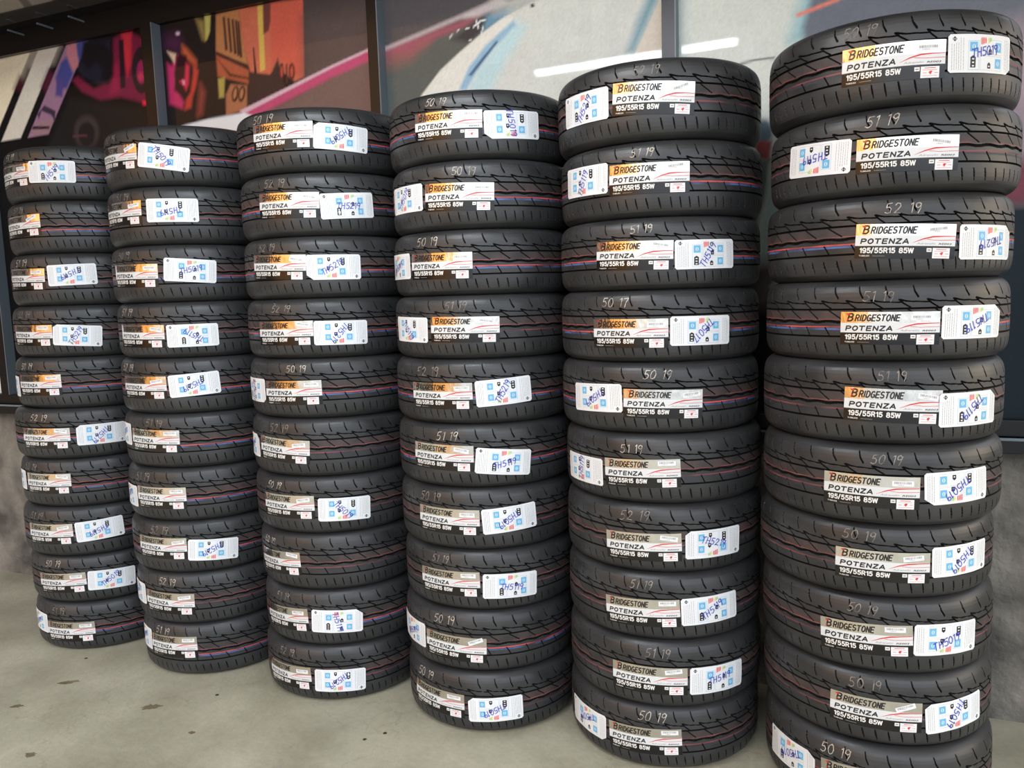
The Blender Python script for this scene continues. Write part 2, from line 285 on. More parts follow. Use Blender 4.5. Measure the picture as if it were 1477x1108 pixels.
MURAL = [
 ((22, 20, 21), 0.004, [(-4.068,2.697), (-2.651,2.550), (-2.825,0.542), (-4.601,-0.366)]),
 ((206, 206, 198), 0.004, [(-4.334,1.485), (-3.892,1.255), (-3.880,1.101), (-3.893,0.920), (-4.451,0.821)]),
 ((72, 38, 38), 0.006, [(-3.988,2.562), (-3.689,2.567), (-3.270,2.577), (-3.264,2.557), (-3.692,2.545), (-3.991,2.543)]),
 ((228, 216, 188), 0.004, [(-3.990,2.549), (-3.690,2.560), (-3.485,2.564), (-3.737,2.258), (-4.101,1.895)]),
 ((205, 190, 168), 0.05, [(-3.989,2.555), (-3.690,2.560), (-3.485,2.564), (-3.559,2.474), (-4.011,2.426)]),
 ((70, 30, 38), 0.02, [(-3.615,2.417), (-3.570,2.469), (-3.536,2.439), (-3.571,2.393)]),
 ((208, 201, 188), 0.004, [(-3.430,2.565), (-3.299,2.565), (-3.602,2.189), (-3.738,2.186)]),
 ((196, 180, 168), 0.04, [(-3.430,2.565), (-3.299,2.565), (-3.342,2.513), (-3.475,2.510)]),
 ((85, 35, 55), 0.02, [(-3.430,2.404), (-3.374,2.474), (-3.342,2.446), (-3.398,2.369)]),
 ((150, 112, 138), 0.004, [(-3.250,2.562), (-3.110,2.566), (-3.414,2.189), (-3.555,2.184)]),
 ((190, 120, 130), 0.008, [(-3.241,2.563), (-3.184,2.564), (-3.184,2.465), (-3.226,2.443), (-3.252,2.519)]),
 ((72, 72, 132), 0.006, [(-3.184,2.564), (-3.110,2.566), (-3.174,2.478), (-3.183,2.510)]),
 ((70, 72, 135), 0.01, [(-3.291,2.494), (-3.252,2.513), (-3.219,2.436), (-3.271,2.375), (-3.324,2.382), (-3.335,2.432)]),
 ((82, 70, 130), 0.008, [(-3.326,2.431), (-3.282,2.426), (-3.302,2.342), (-3.346,2.353)]),
 ((60, 48, 66), 0.005, [(-3.424,2.319), (-3.355,2.286), (-3.366,2.237), (-3.385,2.271), (-3.445,2.296), (-3.469,2.261), (-3.475,2.284)]),
 ((150, 118, 124), 0.006, [(-3.489,2.250), (-3.377,2.257), (-3.414,2.189), (-3.535,2.192)]),
 ((60, 40, 50), 0.003, [(-3.510,2.234), (-3.401,2.222), (-3.407,2.210), (-3.522,2.219)]),
 ((38, 36, 48), 0.01, [(-3.124,2.562), (-2.973,2.552), (-2.995,2.365), (-3.039,2.356), (-3.169,2.417), (-3.190,2.450)]),
 ((118, 34, 62), 0.01, [(-2.960,2.550), (-2.888,2.571), (-2.760,2.521), (-2.761,2.233), (-2.822,2.261), (-2.941,2.299), (-3.067,2.299), (-3.177,2.351), (-3.231,2.407), (-3.194,2.420), (-3.103,2.354), (-3.038,2.364), (-2.982,2.369)]),
 ((196, 50, 62), 0.01, [(-2.909,2.566), (-2.848,2.562), (-2.867,2.437), (-2.894,2.382), (-2.903,2.442)]),
 ((150, 38, 70), 0.02, [(-2.988,2.424), (-2.936,2.446), (-2.950,2.330), (-3.001,2.318)]),
 ((205, 48, 72), 0.006, [(-2.800,2.524), (-2.762,2.509), (-2.764,2.452), (-2.792,2.491)]),
 ((30, 26, 30), 0.012, [(-3.141,2.564), (-3.016,2.540), (-2.973,2.481), (-2.975,2.398), (-3.012,2.367), (-3.052,2.384), (-3.038,2.430), (-3.068,2.464), (-3.122,2.441), (-3.161,2.477)]),
 ((48, 28, 38), 0.004, [(-2.928,2.539), (-2.900,2.538), (-2.911,2.337), (-2.941,2.334)]),
 ((46, 34, 38), 0.005, [(-2.755,2.390), (-2.759,2.369), (-2.765,2.349), (-2.774,2.331), (-2.784,2.316), (-2.796,2.306), (-2.809,2.300), (-2.822,2.299), (-2.834,2.303), (-2.845,2.312), (-2.854,2.325), (-2.861,2.342), (-2.866,2.361), (-2.868,2.383), (-2.866,2.405), (-2.862,2.426), (-2.856,2.446), (-2.847,2.464), (-2.836,2.478), (-2.825,2.488), (-2.812,2.494), (-2.799,2.495), (-2.787,2.490), (-2.776,2.482), (-2.767,2.469), (-2.760,2.452), (-2.756,2.433), (-2.754,2.412)]),
 ((150, 42, 86), 0.006, [(-2.784,2.385), (-2.786,2.374), (-2.789,2.364), (-2.793,2.355), (-2.798,2.348), (-2.804,2.343), (-2.811,2.340), (-2.817,2.340), (-2.823,2.342), (-2.829,2.346), (-2.833,2.353), (-2.837,2.361), (-2.839,2.371), (-2.840,2.381), (-2.839,2.392), (-2.837,2.403), (-2.834,2.413), (-2.830,2.422), (-2.824,2.429), (-2.818,2.434), (-2.812,2.437), (-2.806,2.438), (-2.800,2.435), (-2.794,2.431), (-2.790,2.425), (-2.786,2.416), (-2.784,2.407), (-2.783,2.396)]),
 ((200, 60, 90), 0.01, [(-2.805,2.370), (-2.806,2.367), (-2.807,2.363), (-2.809,2.360), (-2.811,2.358), (-2.814,2.356), (-2.817,2.355), (-2.819,2.355), (-2.822,2.355), (-2.824,2.357), (-2.826,2.359), (-2.828,2.362), (-2.829,2.366), (-2.829,2.370), (-2.829,2.374), (-2.829,2.377), (-2.827,2.381), (-2.825,2.384), (-2.823,2.386), (-2.821,2.388), (-2.818,2.389), (-2.815,2.389), (-2.813,2.388), (-2.810,2.387), (-2.808,2.385), (-2.807,2.382), (-2.806,2.378), (-2.805,2.374)]),
 ((222, 42, 68), 0.005, [(-2.821,2.270), (-2.757,2.268), (-2.756,2.239), (-2.819,2.249)]),
 ((34, 32, 32), 0.02, [(-3.393,2.180), (-3.258,2.337), (-3.047,2.287), (-2.844,2.243), (-2.758,2.218), (-2.784,1.984), (-3.481,2.046)]),
 ((62, 54, 54), 0.012, [(-3.093,2.165), (-3.097,2.149), (-3.104,2.134), (-3.115,2.121), (-3.129,2.111), (-3.145,2.104), (-3.162,2.100), (-3.179,2.100), (-3.196,2.103), (-3.212,2.110), (-3.226,2.121), (-3.237,2.133), (-3.244,2.148), (-3.248,2.164), (-3.248,2.181), (-3.244,2.197), (-3.236,2.212), (-3.225,2.225), (-3.211,2.235), (-3.195,2.242), (-3.178,2.246), (-3.160,2.246), (-3.143,2.242), (-3.128,2.235), (-3.114,2.224), (-3.104,2.212), (-3.096,2.197), (-3.093,2.181)]),
 ((36, 33, 34), 0.008, [(-3.120,2.155), (-3.123,2.143), (-3.128,2.132), (-3.135,2.123), (-3.145,2.115), (-3.155,2.109), (-3.167,2.106), (-3.178,2.106), (-3.190,2.108), (-3.200,2.114), (-3.209,2.121), (-3.217,2.131), (-3.221,2.142), (-3.224,2.154), (-3.223,2.166), (-3.221,2.178), (-3.215,2.189), (-3.208,2.199), (-3.198,2.207), (-3.187,2.212), (-3.176,2.215), (-3.164,2.215), (-3.153,2.213), (-3.143,2.208), (-3.134,2.200), (-3.127,2.191), (-3.122,2.180), (-3.119,2.168)]),
 ((90, 50, 60), 0.003, [(-3.259,2.167), (-3.171,2.161), (-3.168,2.151), (-3.260,2.157)]),
 ((40, 33, 33), 0.004, [(-2.706,2.616), (-1.540,2.631), (-1.655,0.616), (-2.936,0.535)]),
 ((80, 40, 70), 0.03, [(-2.663,2.515), (-2.590,2.515), (-2.572,2.475), (-2.605,2.442), (-2.667,2.472)]),
 ((192, 52, 100), 0.01, [(-2.663,2.407), (-2.639,2.393), (-2.598,2.430), (-2.628,2.359), (-2.614,2.281), (-2.586,2.234), (-2.596,2.208), (-2.667,2.238)]),
 ((222, 188, 160), 0.006, [(-2.658,2.455), (-2.609,2.437), (-2.622,2.399), (-2.642,2.431)]),
 ((235, 190, 215), 0.006, [(-2.581,2.516), (-2.582,2.515), (-2.583,2.514), (-2.584,2.513), (-2.586,2.512), (-2.588,2.512), (-2.590,2.511), (-2.592,2.512), (-2.594,2.512), (-2.596,2.513), (-2.598,2.514), (-2.600,2.515), (-2.601,2.516), (-2.601,2.518), (-2.601,2.519), (-2.601,2.521), (-2.600,2.522), (-2.599,2.523), (-2.597,2.524), (-2.595,2.524), (-2.593,2.524), (-2.591,2.524), (-2.589,2.524), (-2.587,2.523), (-2.585,2.522), (-2.583,2.521), (-2.582,2.519), (-2.582,2.518)]),
 ((190, 92, 62), 0.012, [(-2.573,2.470), (-2.546,2.450), (-2.501,2.396), (-2.503,2.375), (-2.551,2.402), (-2.576,2.438)]),
 ((55, 28, 35), 0.008, [(-2.606,2.426), (-2.555,2.424), (-2.535,2.347), (-2.564,2.275), (-2.594,2.267), (-2.635,2.289)]),
 ((208, 52, 78), 0.008, [(-2.559,2.393), (-2.542,2.380), (-2.553,2.306), (-2.570,2.281), (-2.582,2.304), (-2.602,2.323), (-2.572,2.330)]),
 ((225, 150, 180), 0.006, [(-2.587,2.326), (-2.573,2.322), (-2.575,2.306), (-2.585,2.310)]),
 ((186, 64, 56), 0.008, [(-2.520,2.387), (-2.495,2.352), (-2.515,2.290), (-2.537,2.250), (-2.549,2.208), (-2.586,2.201), (-2.574,2.243), (-2.546,2.272), (-2.524,2.345)]),
 ((150, 70, 60), 0.02, [(-2.489,2.298), (-2.471,2.263), (-2.494,2.180), (-2.516,2.172)]),
 ((192, 176, 98), 0.005, [(-2.441,2.569), (-2.409,2.566), (-2.419,2.500), (-2.437,2.471), (-2.448,2.468)]),
 ((150, 125, 75), 0.012, [(-2.488,2.563), (-2.444,2.546), (-2.448,2.468), (-2.461,2.475)]),
 ((178, 118, 76), 0.005, [(-2.381,2.562), (-2.263,2.565), (-2.235,2.344), (-2.395,2.413)]),
 ((72, 48, 40), 0.004, [(-2.347,2.547), (-2.336,2.546), (-2.332,2.415), (-2.346,2.414)]),
 ((72, 48, 40), 0.004, [(-2.324,2.539), (-2.313,2.538), (-2.309,2.404), (-2.322,2.403)]),
 ((72, 48, 40), 0.004, [(-2.302,2.532), (-2.292,2.531), (-2.288,2.394), (-2.301,2.393)]),
 ((72, 48, 40), 0.004, [(-2.285,2.525), (-2.275,2.524), (-2.271,2.384), (-2.285,2.383)]),
 ((72, 48, 40), 0.004, [(-2.274,2.519), (-2.263,2.518), (-2.260,2.375), (-2.273,2.375)]),
 ((196, 104, 80), 0.005, [(-2.263,2.565), (-2.144,2.561), (-1.946,2.552), (-1.950,2.263), (-2.007,2.248), (-2.086,2.309), (-2.127,2.289), (-2.225,2.306), (-2.249,2.418)]),
 ((200, 92, 74), 0.01, [(-2.102,2.562), (-1.946,2.552), (-1.951,2.271), (-2.006,2.268), (-2.083,2.349), (-2.118,2.313)]),
 ((208, 172, 84), 0.004, [(-2.168,2.562), (-2.140,2.561), (-2.150,2.312), (-2.175,2.308)]),
 ((112, 62, 56), 0.004, [(-2.140,2.563), (-2.102,2.562), (-2.108,2.495), (-2.120,2.459), (-2.147,2.449)]),
 ((170, 88, 62), 0.006, [(-2.395,2.408), (-2.231,2.323), (-2.235,2.266), (-2.395,2.318)]),
 ((70, 42, 38), 0.005, [(-2.394,2.418), (-2.230,2.333), (-2.229,2.320), (-2.396,2.405)]),
 ((80, 48, 40), 0.005, [(-2.389,2.386), (-2.326,2.319), (-2.233,2.292), (-2.234,2.284), (-2.334,2.310)]),
 ((172, 152, 80), 0.006, [(-2.394,2.307), (-2.358,2.310), (-2.369,2.230), (-2.395,2.230)]),
 ((168, 108, 76), 0.006, [(-2.358,2.239), (-2.330,2.278), (-2.246,2.262), (-2.254,2.169), (-2.365,2.155)]),
 ((70, 45, 38), 0.004, [(-2.292,2.232), (-2.295,2.225), (-2.298,2.219), (-2.302,2.213), (-2.306,2.209), (-2.310,2.206), (-2.315,2.204), (-2.319,2.205), (-2.322,2.206), (-2.325,2.209), (-2.328,2.214), (-2.329,2.220), (-2.329,2.226), (-2.329,2.233), (-2.327,2.240), (-2.324,2.247), (-2.321,2.253), (-2.317,2.259), (-2.313,2.263), (-2.309,2.266), (-2.304,2.267), (-2.300,2.267), (-2.297,2.265), (-2.294,2.262), (-2.292,2.258), (-2.290,2.252), (-2.290,2.246), (-2.291,2.239)]),
 ((176, 118, 80), 0.004, [(-2.303,2.236), (-2.304,2.231), (-2.306,2.227), (-2.308,2.224), (-2.310,2.221), (-2.313,2.219), (-2.315,2.217), (-2.317,2.217), (-2.318,2.218), (-2.320,2.220), (-2.320,2.223), (-2.321,2.226), (-2.321,2.231), (-2.320,2.235), (-2.319,2.239), (-2.317,2.244), (-2.315,2.248), (-2.313,2.252), (-2.311,2.254), (-2.309,2.257), (-2.307,2.258), (-2.305,2.258), (-2.303,2.257), (-2.302,2.255), (-2.301,2.252), (-2.301,2.249), (-2.301,2.245), (-2.302,2.240)]),
 ((70, 45, 38), 0.004, [(-2.259,2.228), (-2.261,2.221), (-2.264,2.215), (-2.268,2.209), (-2.272,2.205), (-2.277,2.202), (-2.281,2.200), (-2.285,2.201), (-2.288,2.202), (-2.291,2.205), (-2.294,2.210), (-2.295,2.216), (-2.295,2.222), (-2.295,2.229), (-2.293,2.236), (-2.290,2.243), (-2.287,2.249), (-2.284,2.254), (-2.279,2.259), (-2.275,2.262), (-2.271,2.263), (-2.267,2.263), (-2.263,2.261), (-2.260,2.258), (-2.258,2.253), (-2.257,2.248), (-2.256,2.242), (-2.257,2.235)]),
 ((176, 118, 80), 0.004, [(-2.269,2.232), (-2.271,2.227), (-2.272,2.223), (-2.274,2.219), (-2.277,2.217), (-2.279,2.215), (-2.281,2.213), (-2.283,2.213), (-2.284,2.214), (-2.286,2.216), (-2.287,2.219), (-2.287,2.222), (-2.287,2.226), (-2.286,2.231), (-2.285,2.235), (-2.283,2.240), (-2.282,2.244), (-2.280,2.247), (-2.277,2.250), (-2.275,2.252), (-2.273,2.253), (-2.271,2.254), (-2.270,2.253), (-2.268,2.251), (-2.267,2.248), (-2.267,2.244), (-2.267,2.240), (-2.268,2.236)]),
 ((62, 46, 46), 0.006, [(-2.230,2.315), (-2.127,2.286), (-2.083,2.349), (-2.067,2.265), (-2.057,2.231), (-2.175,2.188), (-2.251,2.176)]),
 ((58, 40, 42), 0.003, [(-2.204,2.407), (-2.198,2.406), (-2.192,2.302), (-2.205,2.304)]),
 ((84, 44, 42), 0.004, [(-2.058,2.292), (-2.059,2.285), (-2.061,2.278), (-2.062,2.272), (-2.064,2.267), (-2.067,2.263), (-2.069,2.261), (-2.072,2.260), (-2.074,2.262), (-2.076,2.264), (-2.078,2.269), (-2.079,2.274), (-2.080,2.281), (-2.080,2.288), (-2.080,2.295), (-2.079,2.303), (-2.078,2.310), (-2.076,2.316), (-2.074,2.321), (-2.072,2.324), (-2.069,2.327), (-2.067,2.327), (-2.064,2.326), (-2.062,2.323), (-2.060,2.319), (-2.059,2.313), (-2.058,2.307), (-2.058,2.300)]),
 ((190, 84, 64), 0.004, [(-2.064,2.293), (-2.065,2.289), (-2.065,2.284), (-2.066,2.281), (-2.067,2.278), (-2.069,2.275), (-2.070,2.274), (-2.071,2.274), (-2.072,2.274), (-2.073,2.276), (-2.074,2.278), (-2.074,2.282), (-2.074,2.286), (-2.074,2.290), (-2.074,2.294), (-2.074,2.299), (-2.073,2.303), (-2.072,2.307), (-2.071,2.310), (-2.070,2.312), (-2.069,2.314), (-2.068,2.314), (-2.067,2.313), (-2.066,2.312), (-2.065,2.309), (-2.064,2.306), (-2.064,2.302), (-2.064,2.298)]),
 ((84, 44, 42), 0.004, [(-2.005,2.285), (-2.006,2.278), (-2.007,2.271), (-2.010,2.265), (-2.013,2.260), (-2.016,2.257), (-2.019,2.255), (-2.023,2.254), (-2.026,2.255), (-2.029,2.258), (-2.032,2.263), (-2.034,2.268), (-2.035,2.275), (-2.036,2.282), (-2.035,2.289), (-2.034,2.297), (-2.033,2.304), (-2.030,2.310), (-2.028,2.315), (-2.024,2.318), (-2.021,2.320), (-2.017,2.320), (-2.014,2.319), (-2.011,2.316), (-2.009,2.312), (-2.007,2.306), (-2.005,2.300), (-2.005,2.293)]),
 ((190, 84, 64), 0.004, [(-2.013,2.286), (-2.014,2.282), (-2.015,2.278), (-2.016,2.274), (-2.017,2.271), (-2.018,2.269), (-2.020,2.268), (-2.022,2.267), (-2.023,2.268), (-2.024,2.270), (-2.026,2.272), (-2.026,2.276), (-2.027,2.279), (-2.027,2.284), (-2.027,2.288), (-2.026,2.293), (-2.026,2.297), (-2.024,2.301), (-2.023,2.304), (-2.022,2.306), (-2.020,2.307), (-2.019,2.307), (-2.017,2.307), (-2.016,2.305), (-2.015,2.303), (-2.014,2.299), (-2.013,2.295), (-2.013,2.291)]),
 ((84, 44, 42), 0.004, [(-2.048,2.319), (-2.040,2.318), (-2.042,2.247), (-2.051,2.248)]),
 ((74, 64, 62), 0.004, [(-1.945,2.562), (-1.540,2.582), (-1.589,1.721), (-1.989,1.749)]),
 ((92, 77, 73), 0.05, [(-1.942,2.475), (-1.623,2.492), (-1.586,2.086), (-1.966,2.021)]),
 ((118, 94, 88), 0.02, [(-2.298,2.138), (-2.101,2.171), (-1.827,2.250), (-1.635,2.302), (-1.600,2.062), (-1.872,2.078), (-2.305,2.055)]),
 ((190, 78, 112), 0.008, [(-2.296,2.158), (-1.828,2.281), (-1.633,2.327), (-1.633,2.286), (-1.831,2.240), (-2.173,2.144), (-2.281,2.123)]),
 ((214, 178, 186), 0.004, [(-2.295,2.166), (-1.828,2.287), (-1.633,2.332), (-1.634,2.322), (-1.829,2.276), (-2.271,2.152)]),
 ((244, 244, 250), 0.006, [(-2.609,2.138), (-2.463,2.151), (-2.271,2.155), (-2.202,2.128), (-2.216,1.962), (-2.623,1.999)]),  # white wedge: lamp reflection painted into the print
 ((84, 79, 80), 0.004, [(-1.593,2.592), (-0.509,2.446), (-0.473,1.176), (-1.677,1.182)]),
 ((90, 93, 88), 0.01, [(-1.615,2.249), (-1.370,2.322), (-1.220,2.359), (-1.103,2.384), (-1.118,1.977), (-1.628,2.031)]),
 ((156, 86, 98), 0.012, [(-1.605,2.315), (-1.197,2.375), (-1.220,2.352), (-1.370,2.321), (-1.485,2.273), (-1.607,2.279)]),
 ((142, 94, 88), 0.03, [(-1.607,2.290), (-1.485,2.280), (-1.400,2.311), (-1.486,2.258), (-1.610,2.238)]),
 ((192, 178, 176), 0.008, [(-1.605,2.315), (-1.269,2.387), (-1.134,2.418), (-1.101,2.427), (-1.081,2.395), (-1.197,2.371), (-1.270,2.374), (-1.446,2.337), (-1.606,2.305)]),
 ((104, 142, 162), 0.012, [(-1.164,2.370), (-1.081,2.385), (-1.008,2.383), (-1.188,2.310)]),
 ((60, 60, 62), 0.012, [(-1.220,2.354), (-1.170,2.358), (-1.188,2.313), (-1.240,2.288), (-1.302,2.307)]),
 ((232, 232, 232), 0.002, [(-1.316,2.315), (-1.303,2.327), (-1.301,2.324), (-1.312,2.313)]),
 ((232, 232, 232), 0.002, [(-1.286,2.334), (-1.273,2.339), (-1.272,2.336), (-1.283,2.331)]),
 ((232, 232, 232), 0.002, [(-1.249,2.337), (-1.232,2.340), (-1.231,2.337), (-1.247,2.335)]),
 ((232, 232, 232), 0.002, [(-1.221,2.339), (-1.192,2.355), (-1.167,2.358), (-1.167,2.355), (-1.189,2.350), (-1.215,2.336)]),
 ((232, 232, 232), 0.002, [(-1.203,2.361), (-1.193,2.328), (-1.197,2.327), (-1.207,2.359)]),
 ((232, 232, 232), 0.002, [(-1.188,2.313), (-1.179,2.336), (-1.175,2.334), (-1.185,2.310)]),
 ((232, 232, 232), 0.002, [(-1.239,2.293), (-1.225,2.299), (-1.224,2.296), (-1.237,2.290)]),
 ((222, 217, 204), 0.004, [(-1.439,2.128), (-1.358,2.205), (-1.275,2.259), (-1.188,2.310), (-1.104,2.351), (-1.008,2.381), (-0.943,2.396), (-0.841,2.398), (-0.504,2.360), (-0.461,1.908), (-1.523,2.020)]),
 ((190, 186, 176), 0.03, [(-1.134,2.418), (-0.995,2.423), (-0.943,2.401), (-1.049,2.375), (-1.130,2.381)]),
 ((206, 206, 196), 0.05, [(-1.048,2.357), (-0.903,2.449), (-0.532,2.450), (-0.628,2.167), (-0.691,1.984), (-1.181,2.040), (-1.132,2.179)]),
 ((188, 212, 212), 0.02, [(-1.256,2.117), (-1.203,2.194), (-1.123,2.274), (-1.049,2.334), (-1.011,2.305), (-1.094,2.198), (-1.166,2.087)]),
 ((146, 180, 200), 0.006, [(-1.284,2.126), (-1.242,2.199), (-1.172,2.267), (-1.062,2.336), (-1.052,2.320), (-1.140,2.252), (-1.203,2.189), (-1.256,2.122)]),
 ((72, 104, 130), 0.003, [(-1.243,2.174), (-1.202,2.213), (-1.128,2.279), (-1.123,2.272), (-1.191,2.207), (-1.232,2.168)]),
 ((112, 152, 164), 0.02, [(-0.567,2.370), (-0.540,2.333), (-0.578,2.262), (-0.628,2.167), (-0.652,2.175), (-0.615,2.267)]),
 ((214, 204, 188), 0.003, [(-0.538,2.332), (-0.465,2.353), (-0.468,1.870), (-0.668,1.890), (-0.628,2.162), (-0.575,2.257)]),
 ((30, 30, 30), 0.002, [(-0.980,2.374), (-0.980,2.373), (-0.981,2.372), (-0.982,2.371), (-0.983,2.370), (-0.984,2.370), (-0.986,2.370), (-0.988,2.370), (-0.989,2.370), (-0.991,2.371), (-0.992,2.372), (-0.994,2.373), (-0.995,2.374), (-0.995,2.375), (-0.995,2.377), (-0.995,2.378), (-0.994,2.379), (-0.993,2.380), (-0.992,2.381), (-0.991,2.381), (-0.989,2.381), (-0.987,2.381), (-0.986,2.381), (-0.984,2.380), (-0.983,2.379), (-0.981,2.378), (-0.980,2.377), (-0.980,2.376)]),
 ((206, 208, 196), 0.004, [(-0.502,2.445), (0.519,2.426), (0.617,0.758), (-0.518,0.687)]),
 ((214, 216, 206), 0.08, [(-0.466,2.179), (-0.195,2.182), (-0.172,1.840), (-0.469,1.780)]),
 ((136, 182, 188), 0.03, [(-0.084,2.289), (-0.034,2.280), (-0.082,2.124), (-0.133,2.132), (-0.113,2.211)]),
 ((106, 110, 118), 0.012, [(-0.058,2.304), (0.619,2.352), (0.651,1.604), (-0.091,2.063), (-0.096,2.168)]),
 ((226, 128, 108), 0.004, [(-0.117,2.212), (0.006,2.241), (0.102,2.269), (0.102,2.261), (0.006,2.231), (-0.113,2.201)]),
 ((118, 124, 122), 0.002, [(-0.292,2.088), (-0.237,2.093), (-0.178,2.092), (-0.178,2.085), (-0.237,2.087), (-0.288,2.081)]),
 ((172, 150, 156), 0.06, [(0.327,2.065), (0.597,2.101), (0.618,1.587), (0.340,1.607)]),
 ((134, 70, 82), 0.03, [(0.337,1.719), (0.613,1.713), (0.619,1.568), (0.341,1.575)]),
 ((33, 42, 47), 0.02, [(0.340,1.591), (0.651,1.585), (0.686,0.763), (0.364,0.742)]),
 ((104, 118, 128), 0.008, [(-0.183,1.863), (-0.184,1.855), (-0.186,1.847), (-0.189,1.840), (-0.193,1.835), (-0.198,1.831), (-0.204,1.829), (-0.210,1.829), (-0.216,1.830), (-0.222,1.833), (-0.228,1.838), (-0.232,1.845), (-0.235,1.852), (-0.237,1.860), (-0.238,1.868), (-0.238,1.876), (-0.235,1.884), (-0.232,1.891), (-0.228,1.896), (-0.223,1.900), (-0.217,1.902), (-0.211,1.902), (-0.204,1.901), (-0.199,1.897), (-0.193,1.892), (-0.189,1.886), (-0.186,1.879), (-0.184,1.871)]),
 ((164, 86, 86), 0.006, [(-0.245,1.841), (-0.185,1.835), (-0.193,1.773), (-0.231,1.781)]),
 ((112, 118, 118), 0.01, [(-0.247,1.778), (-0.189,1.781), (-0.201,1.669), (-0.235,1.560), (-0.257,1.562)]),
 ((172, 188, 178), 0.012, [(-0.189,1.755), (-0.151,1.752), (-0.160,1.556), (-0.213,1.403), (-0.235,1.426), (-0.205,1.625)]),
 ((92, 82, 78), 0.03, [(-0.279,1.439), (-0.149,1.467), (-0.147,1.243), (-0.278,1.245)]),
 ((26, 28, 30), 0.03, [(-0.301,1.291), (-0.126,1.310), (-0.123,0.899), (-0.301,0.893)])]

# ------------------------------------------------------------------ the setting
floor_m = noise_color(mat('concrete_floor', (166, 160, 138), .55), (146, 141, 120), (182, 177, 156), 3.2, 14, .3, .72, rough=(.42, .62), bump=.18, bscale=70)
plaster_m = noise_color(mat('grey_plaster', (112, 107, 99), .85), (72, 69, 65), (134, 128, 119), 5.5, 12, .34, .64, bump=.8, bscale=38)
ceil_m = mat('glossy_ceiling', (64, 62, 62), .06, spec=1.0, coat=.4)
stain_m = noise_color(mat('oil_stain', (110, 96, 70), .6), (96, 84, 62), (138, 126, 100), 14, 4, .35, .7)
speck_m = mat('dark_speck', (50, 42, 36), .8)

def floor_detail(m):
    t = m.node_tree; n = t.nodes; bs = bsdf(m)
    src = bs.inputs['Base Color'].links[0].from_socket
    co = n.new('ShaderNodeTexCoord')
    nz = n.new('ShaderNodeTexNoise'); nz.inputs['Scale'].default_value = 34; nz.inputs['Detail'].default_value = 10; nz.inputs['Roughness'].default_value = .75
    wp = n.new('ShaderNodeTexNoise'); wp.inputs['Scale'].default_value = 5; wp.inputs['Detail'].default_value = 6
    vm = n.new('ShaderNodeVectorMath'); vm.operation = 'MULTIPLY_ADD'; vm.inputs[1].default_value = (.5, .5, .5)
    vo = n.new('ShaderNodeTexVoronoi'); vo.feature = 'DISTANCE_TO_EDGE'; vo.inputs['Scale'].default_value = 1.5
    t.links.new(co.outputs['Object'], nz.inputs['Vector']); t.links.new(co.outputs['Object'], wp.inputs['Vector'])
    t.links.new(wp.outputs['Color'], vm.inputs[0]); t.links.new(co.outputs['Object'], vm.inputs[2]); t.links.new(vm.outputs[0], vo.inputs['Vector'])
    r1 = n.new('ShaderNodeMapRange'); r1.inputs['From Min'].default_value = .3; r1.inputs['From Max'].default_value = .7; r1.inputs['To Min'].default_value = .86; r1.inputs['To Max'].default_value = 1.1
    t.links.new(nz.outputs[0], r1.inputs['Value'])
    r2 = n.new('ShaderNodeMapRange'); r2.inputs['From Max'].default_value = .006; r2.inputs['To Min'].default_value = .84
    t.links.new(vo.outputs['Distance'], r2.inputs['Value'])
    mm = n.new('ShaderNodeMath'); mm.operation = 'MULTIPLY'; t.links.new(r1.outputs[0], mm.inputs[0]); t.links.new(r2.outputs[0], mm.inputs[1])
    mx = n.new('ShaderNodeMix'); mx.data_type = 'RGBA'; mx.blend_type = 'MULTIPLY'; mx.inputs['Factor'].default_value = 1
    t.links.new(src, mx.inputs['A']); t.links.new(mm.outputs[0], mx.inputs['B']); t.links.new(mx.outputs['Result'], bs.inputs['Base Color'])
floor_detail(floor_m)
floor = structure(boxes('floor', [(-9, 4, -5.2, .2, -.1, 0)], [floor_m]))
def blob(name, cx, cy, rx, ry, m, ang=0, seed=0, h=.0012):
    r = np.random.RandomState(seed); n = 22
    a = np.arange(n) / n * 2 * PI; k = 1 + .28 * r.randn(n) * .6
    x = rx * k * np.cos(a); y = ry * k * np.sin(a)
    X = cx + x * math.cos(ang) - y * math.sin(ang); Y = cy + x * math.sin(ang) + y * math.cos(ang)
    V = [(cx, cy, h)] + list(zip(X, Y, [h * .4] * n))
    F = [(0, 1 + i, 1 + (i + 1) % n) for i in range(n)]
    return mesh_np(name, V, F, [m], None, floor)
for i, (x, y, rx, ry, an) in enumerate([(-2.60, -.785, .035, .012, .5), (-2.158, -.82, .033, .017, .6), (-2.29, -1.165, .018, .014, 0), (-2.62, -.97, .02, .012, .4), (-1.9, -.9, .012, .008, .2)]):
    blob('stain', x, y, rx, ry, stain_m, an, i)
for i, (x, y) in enumerate([(-1.996, -.681), (-1.343, -.751), (-2.71, -.62), (-1.30, -.70)]):
    blob('speck', x, y, .007, .006, speck_m, 0, 40 + i, .003)

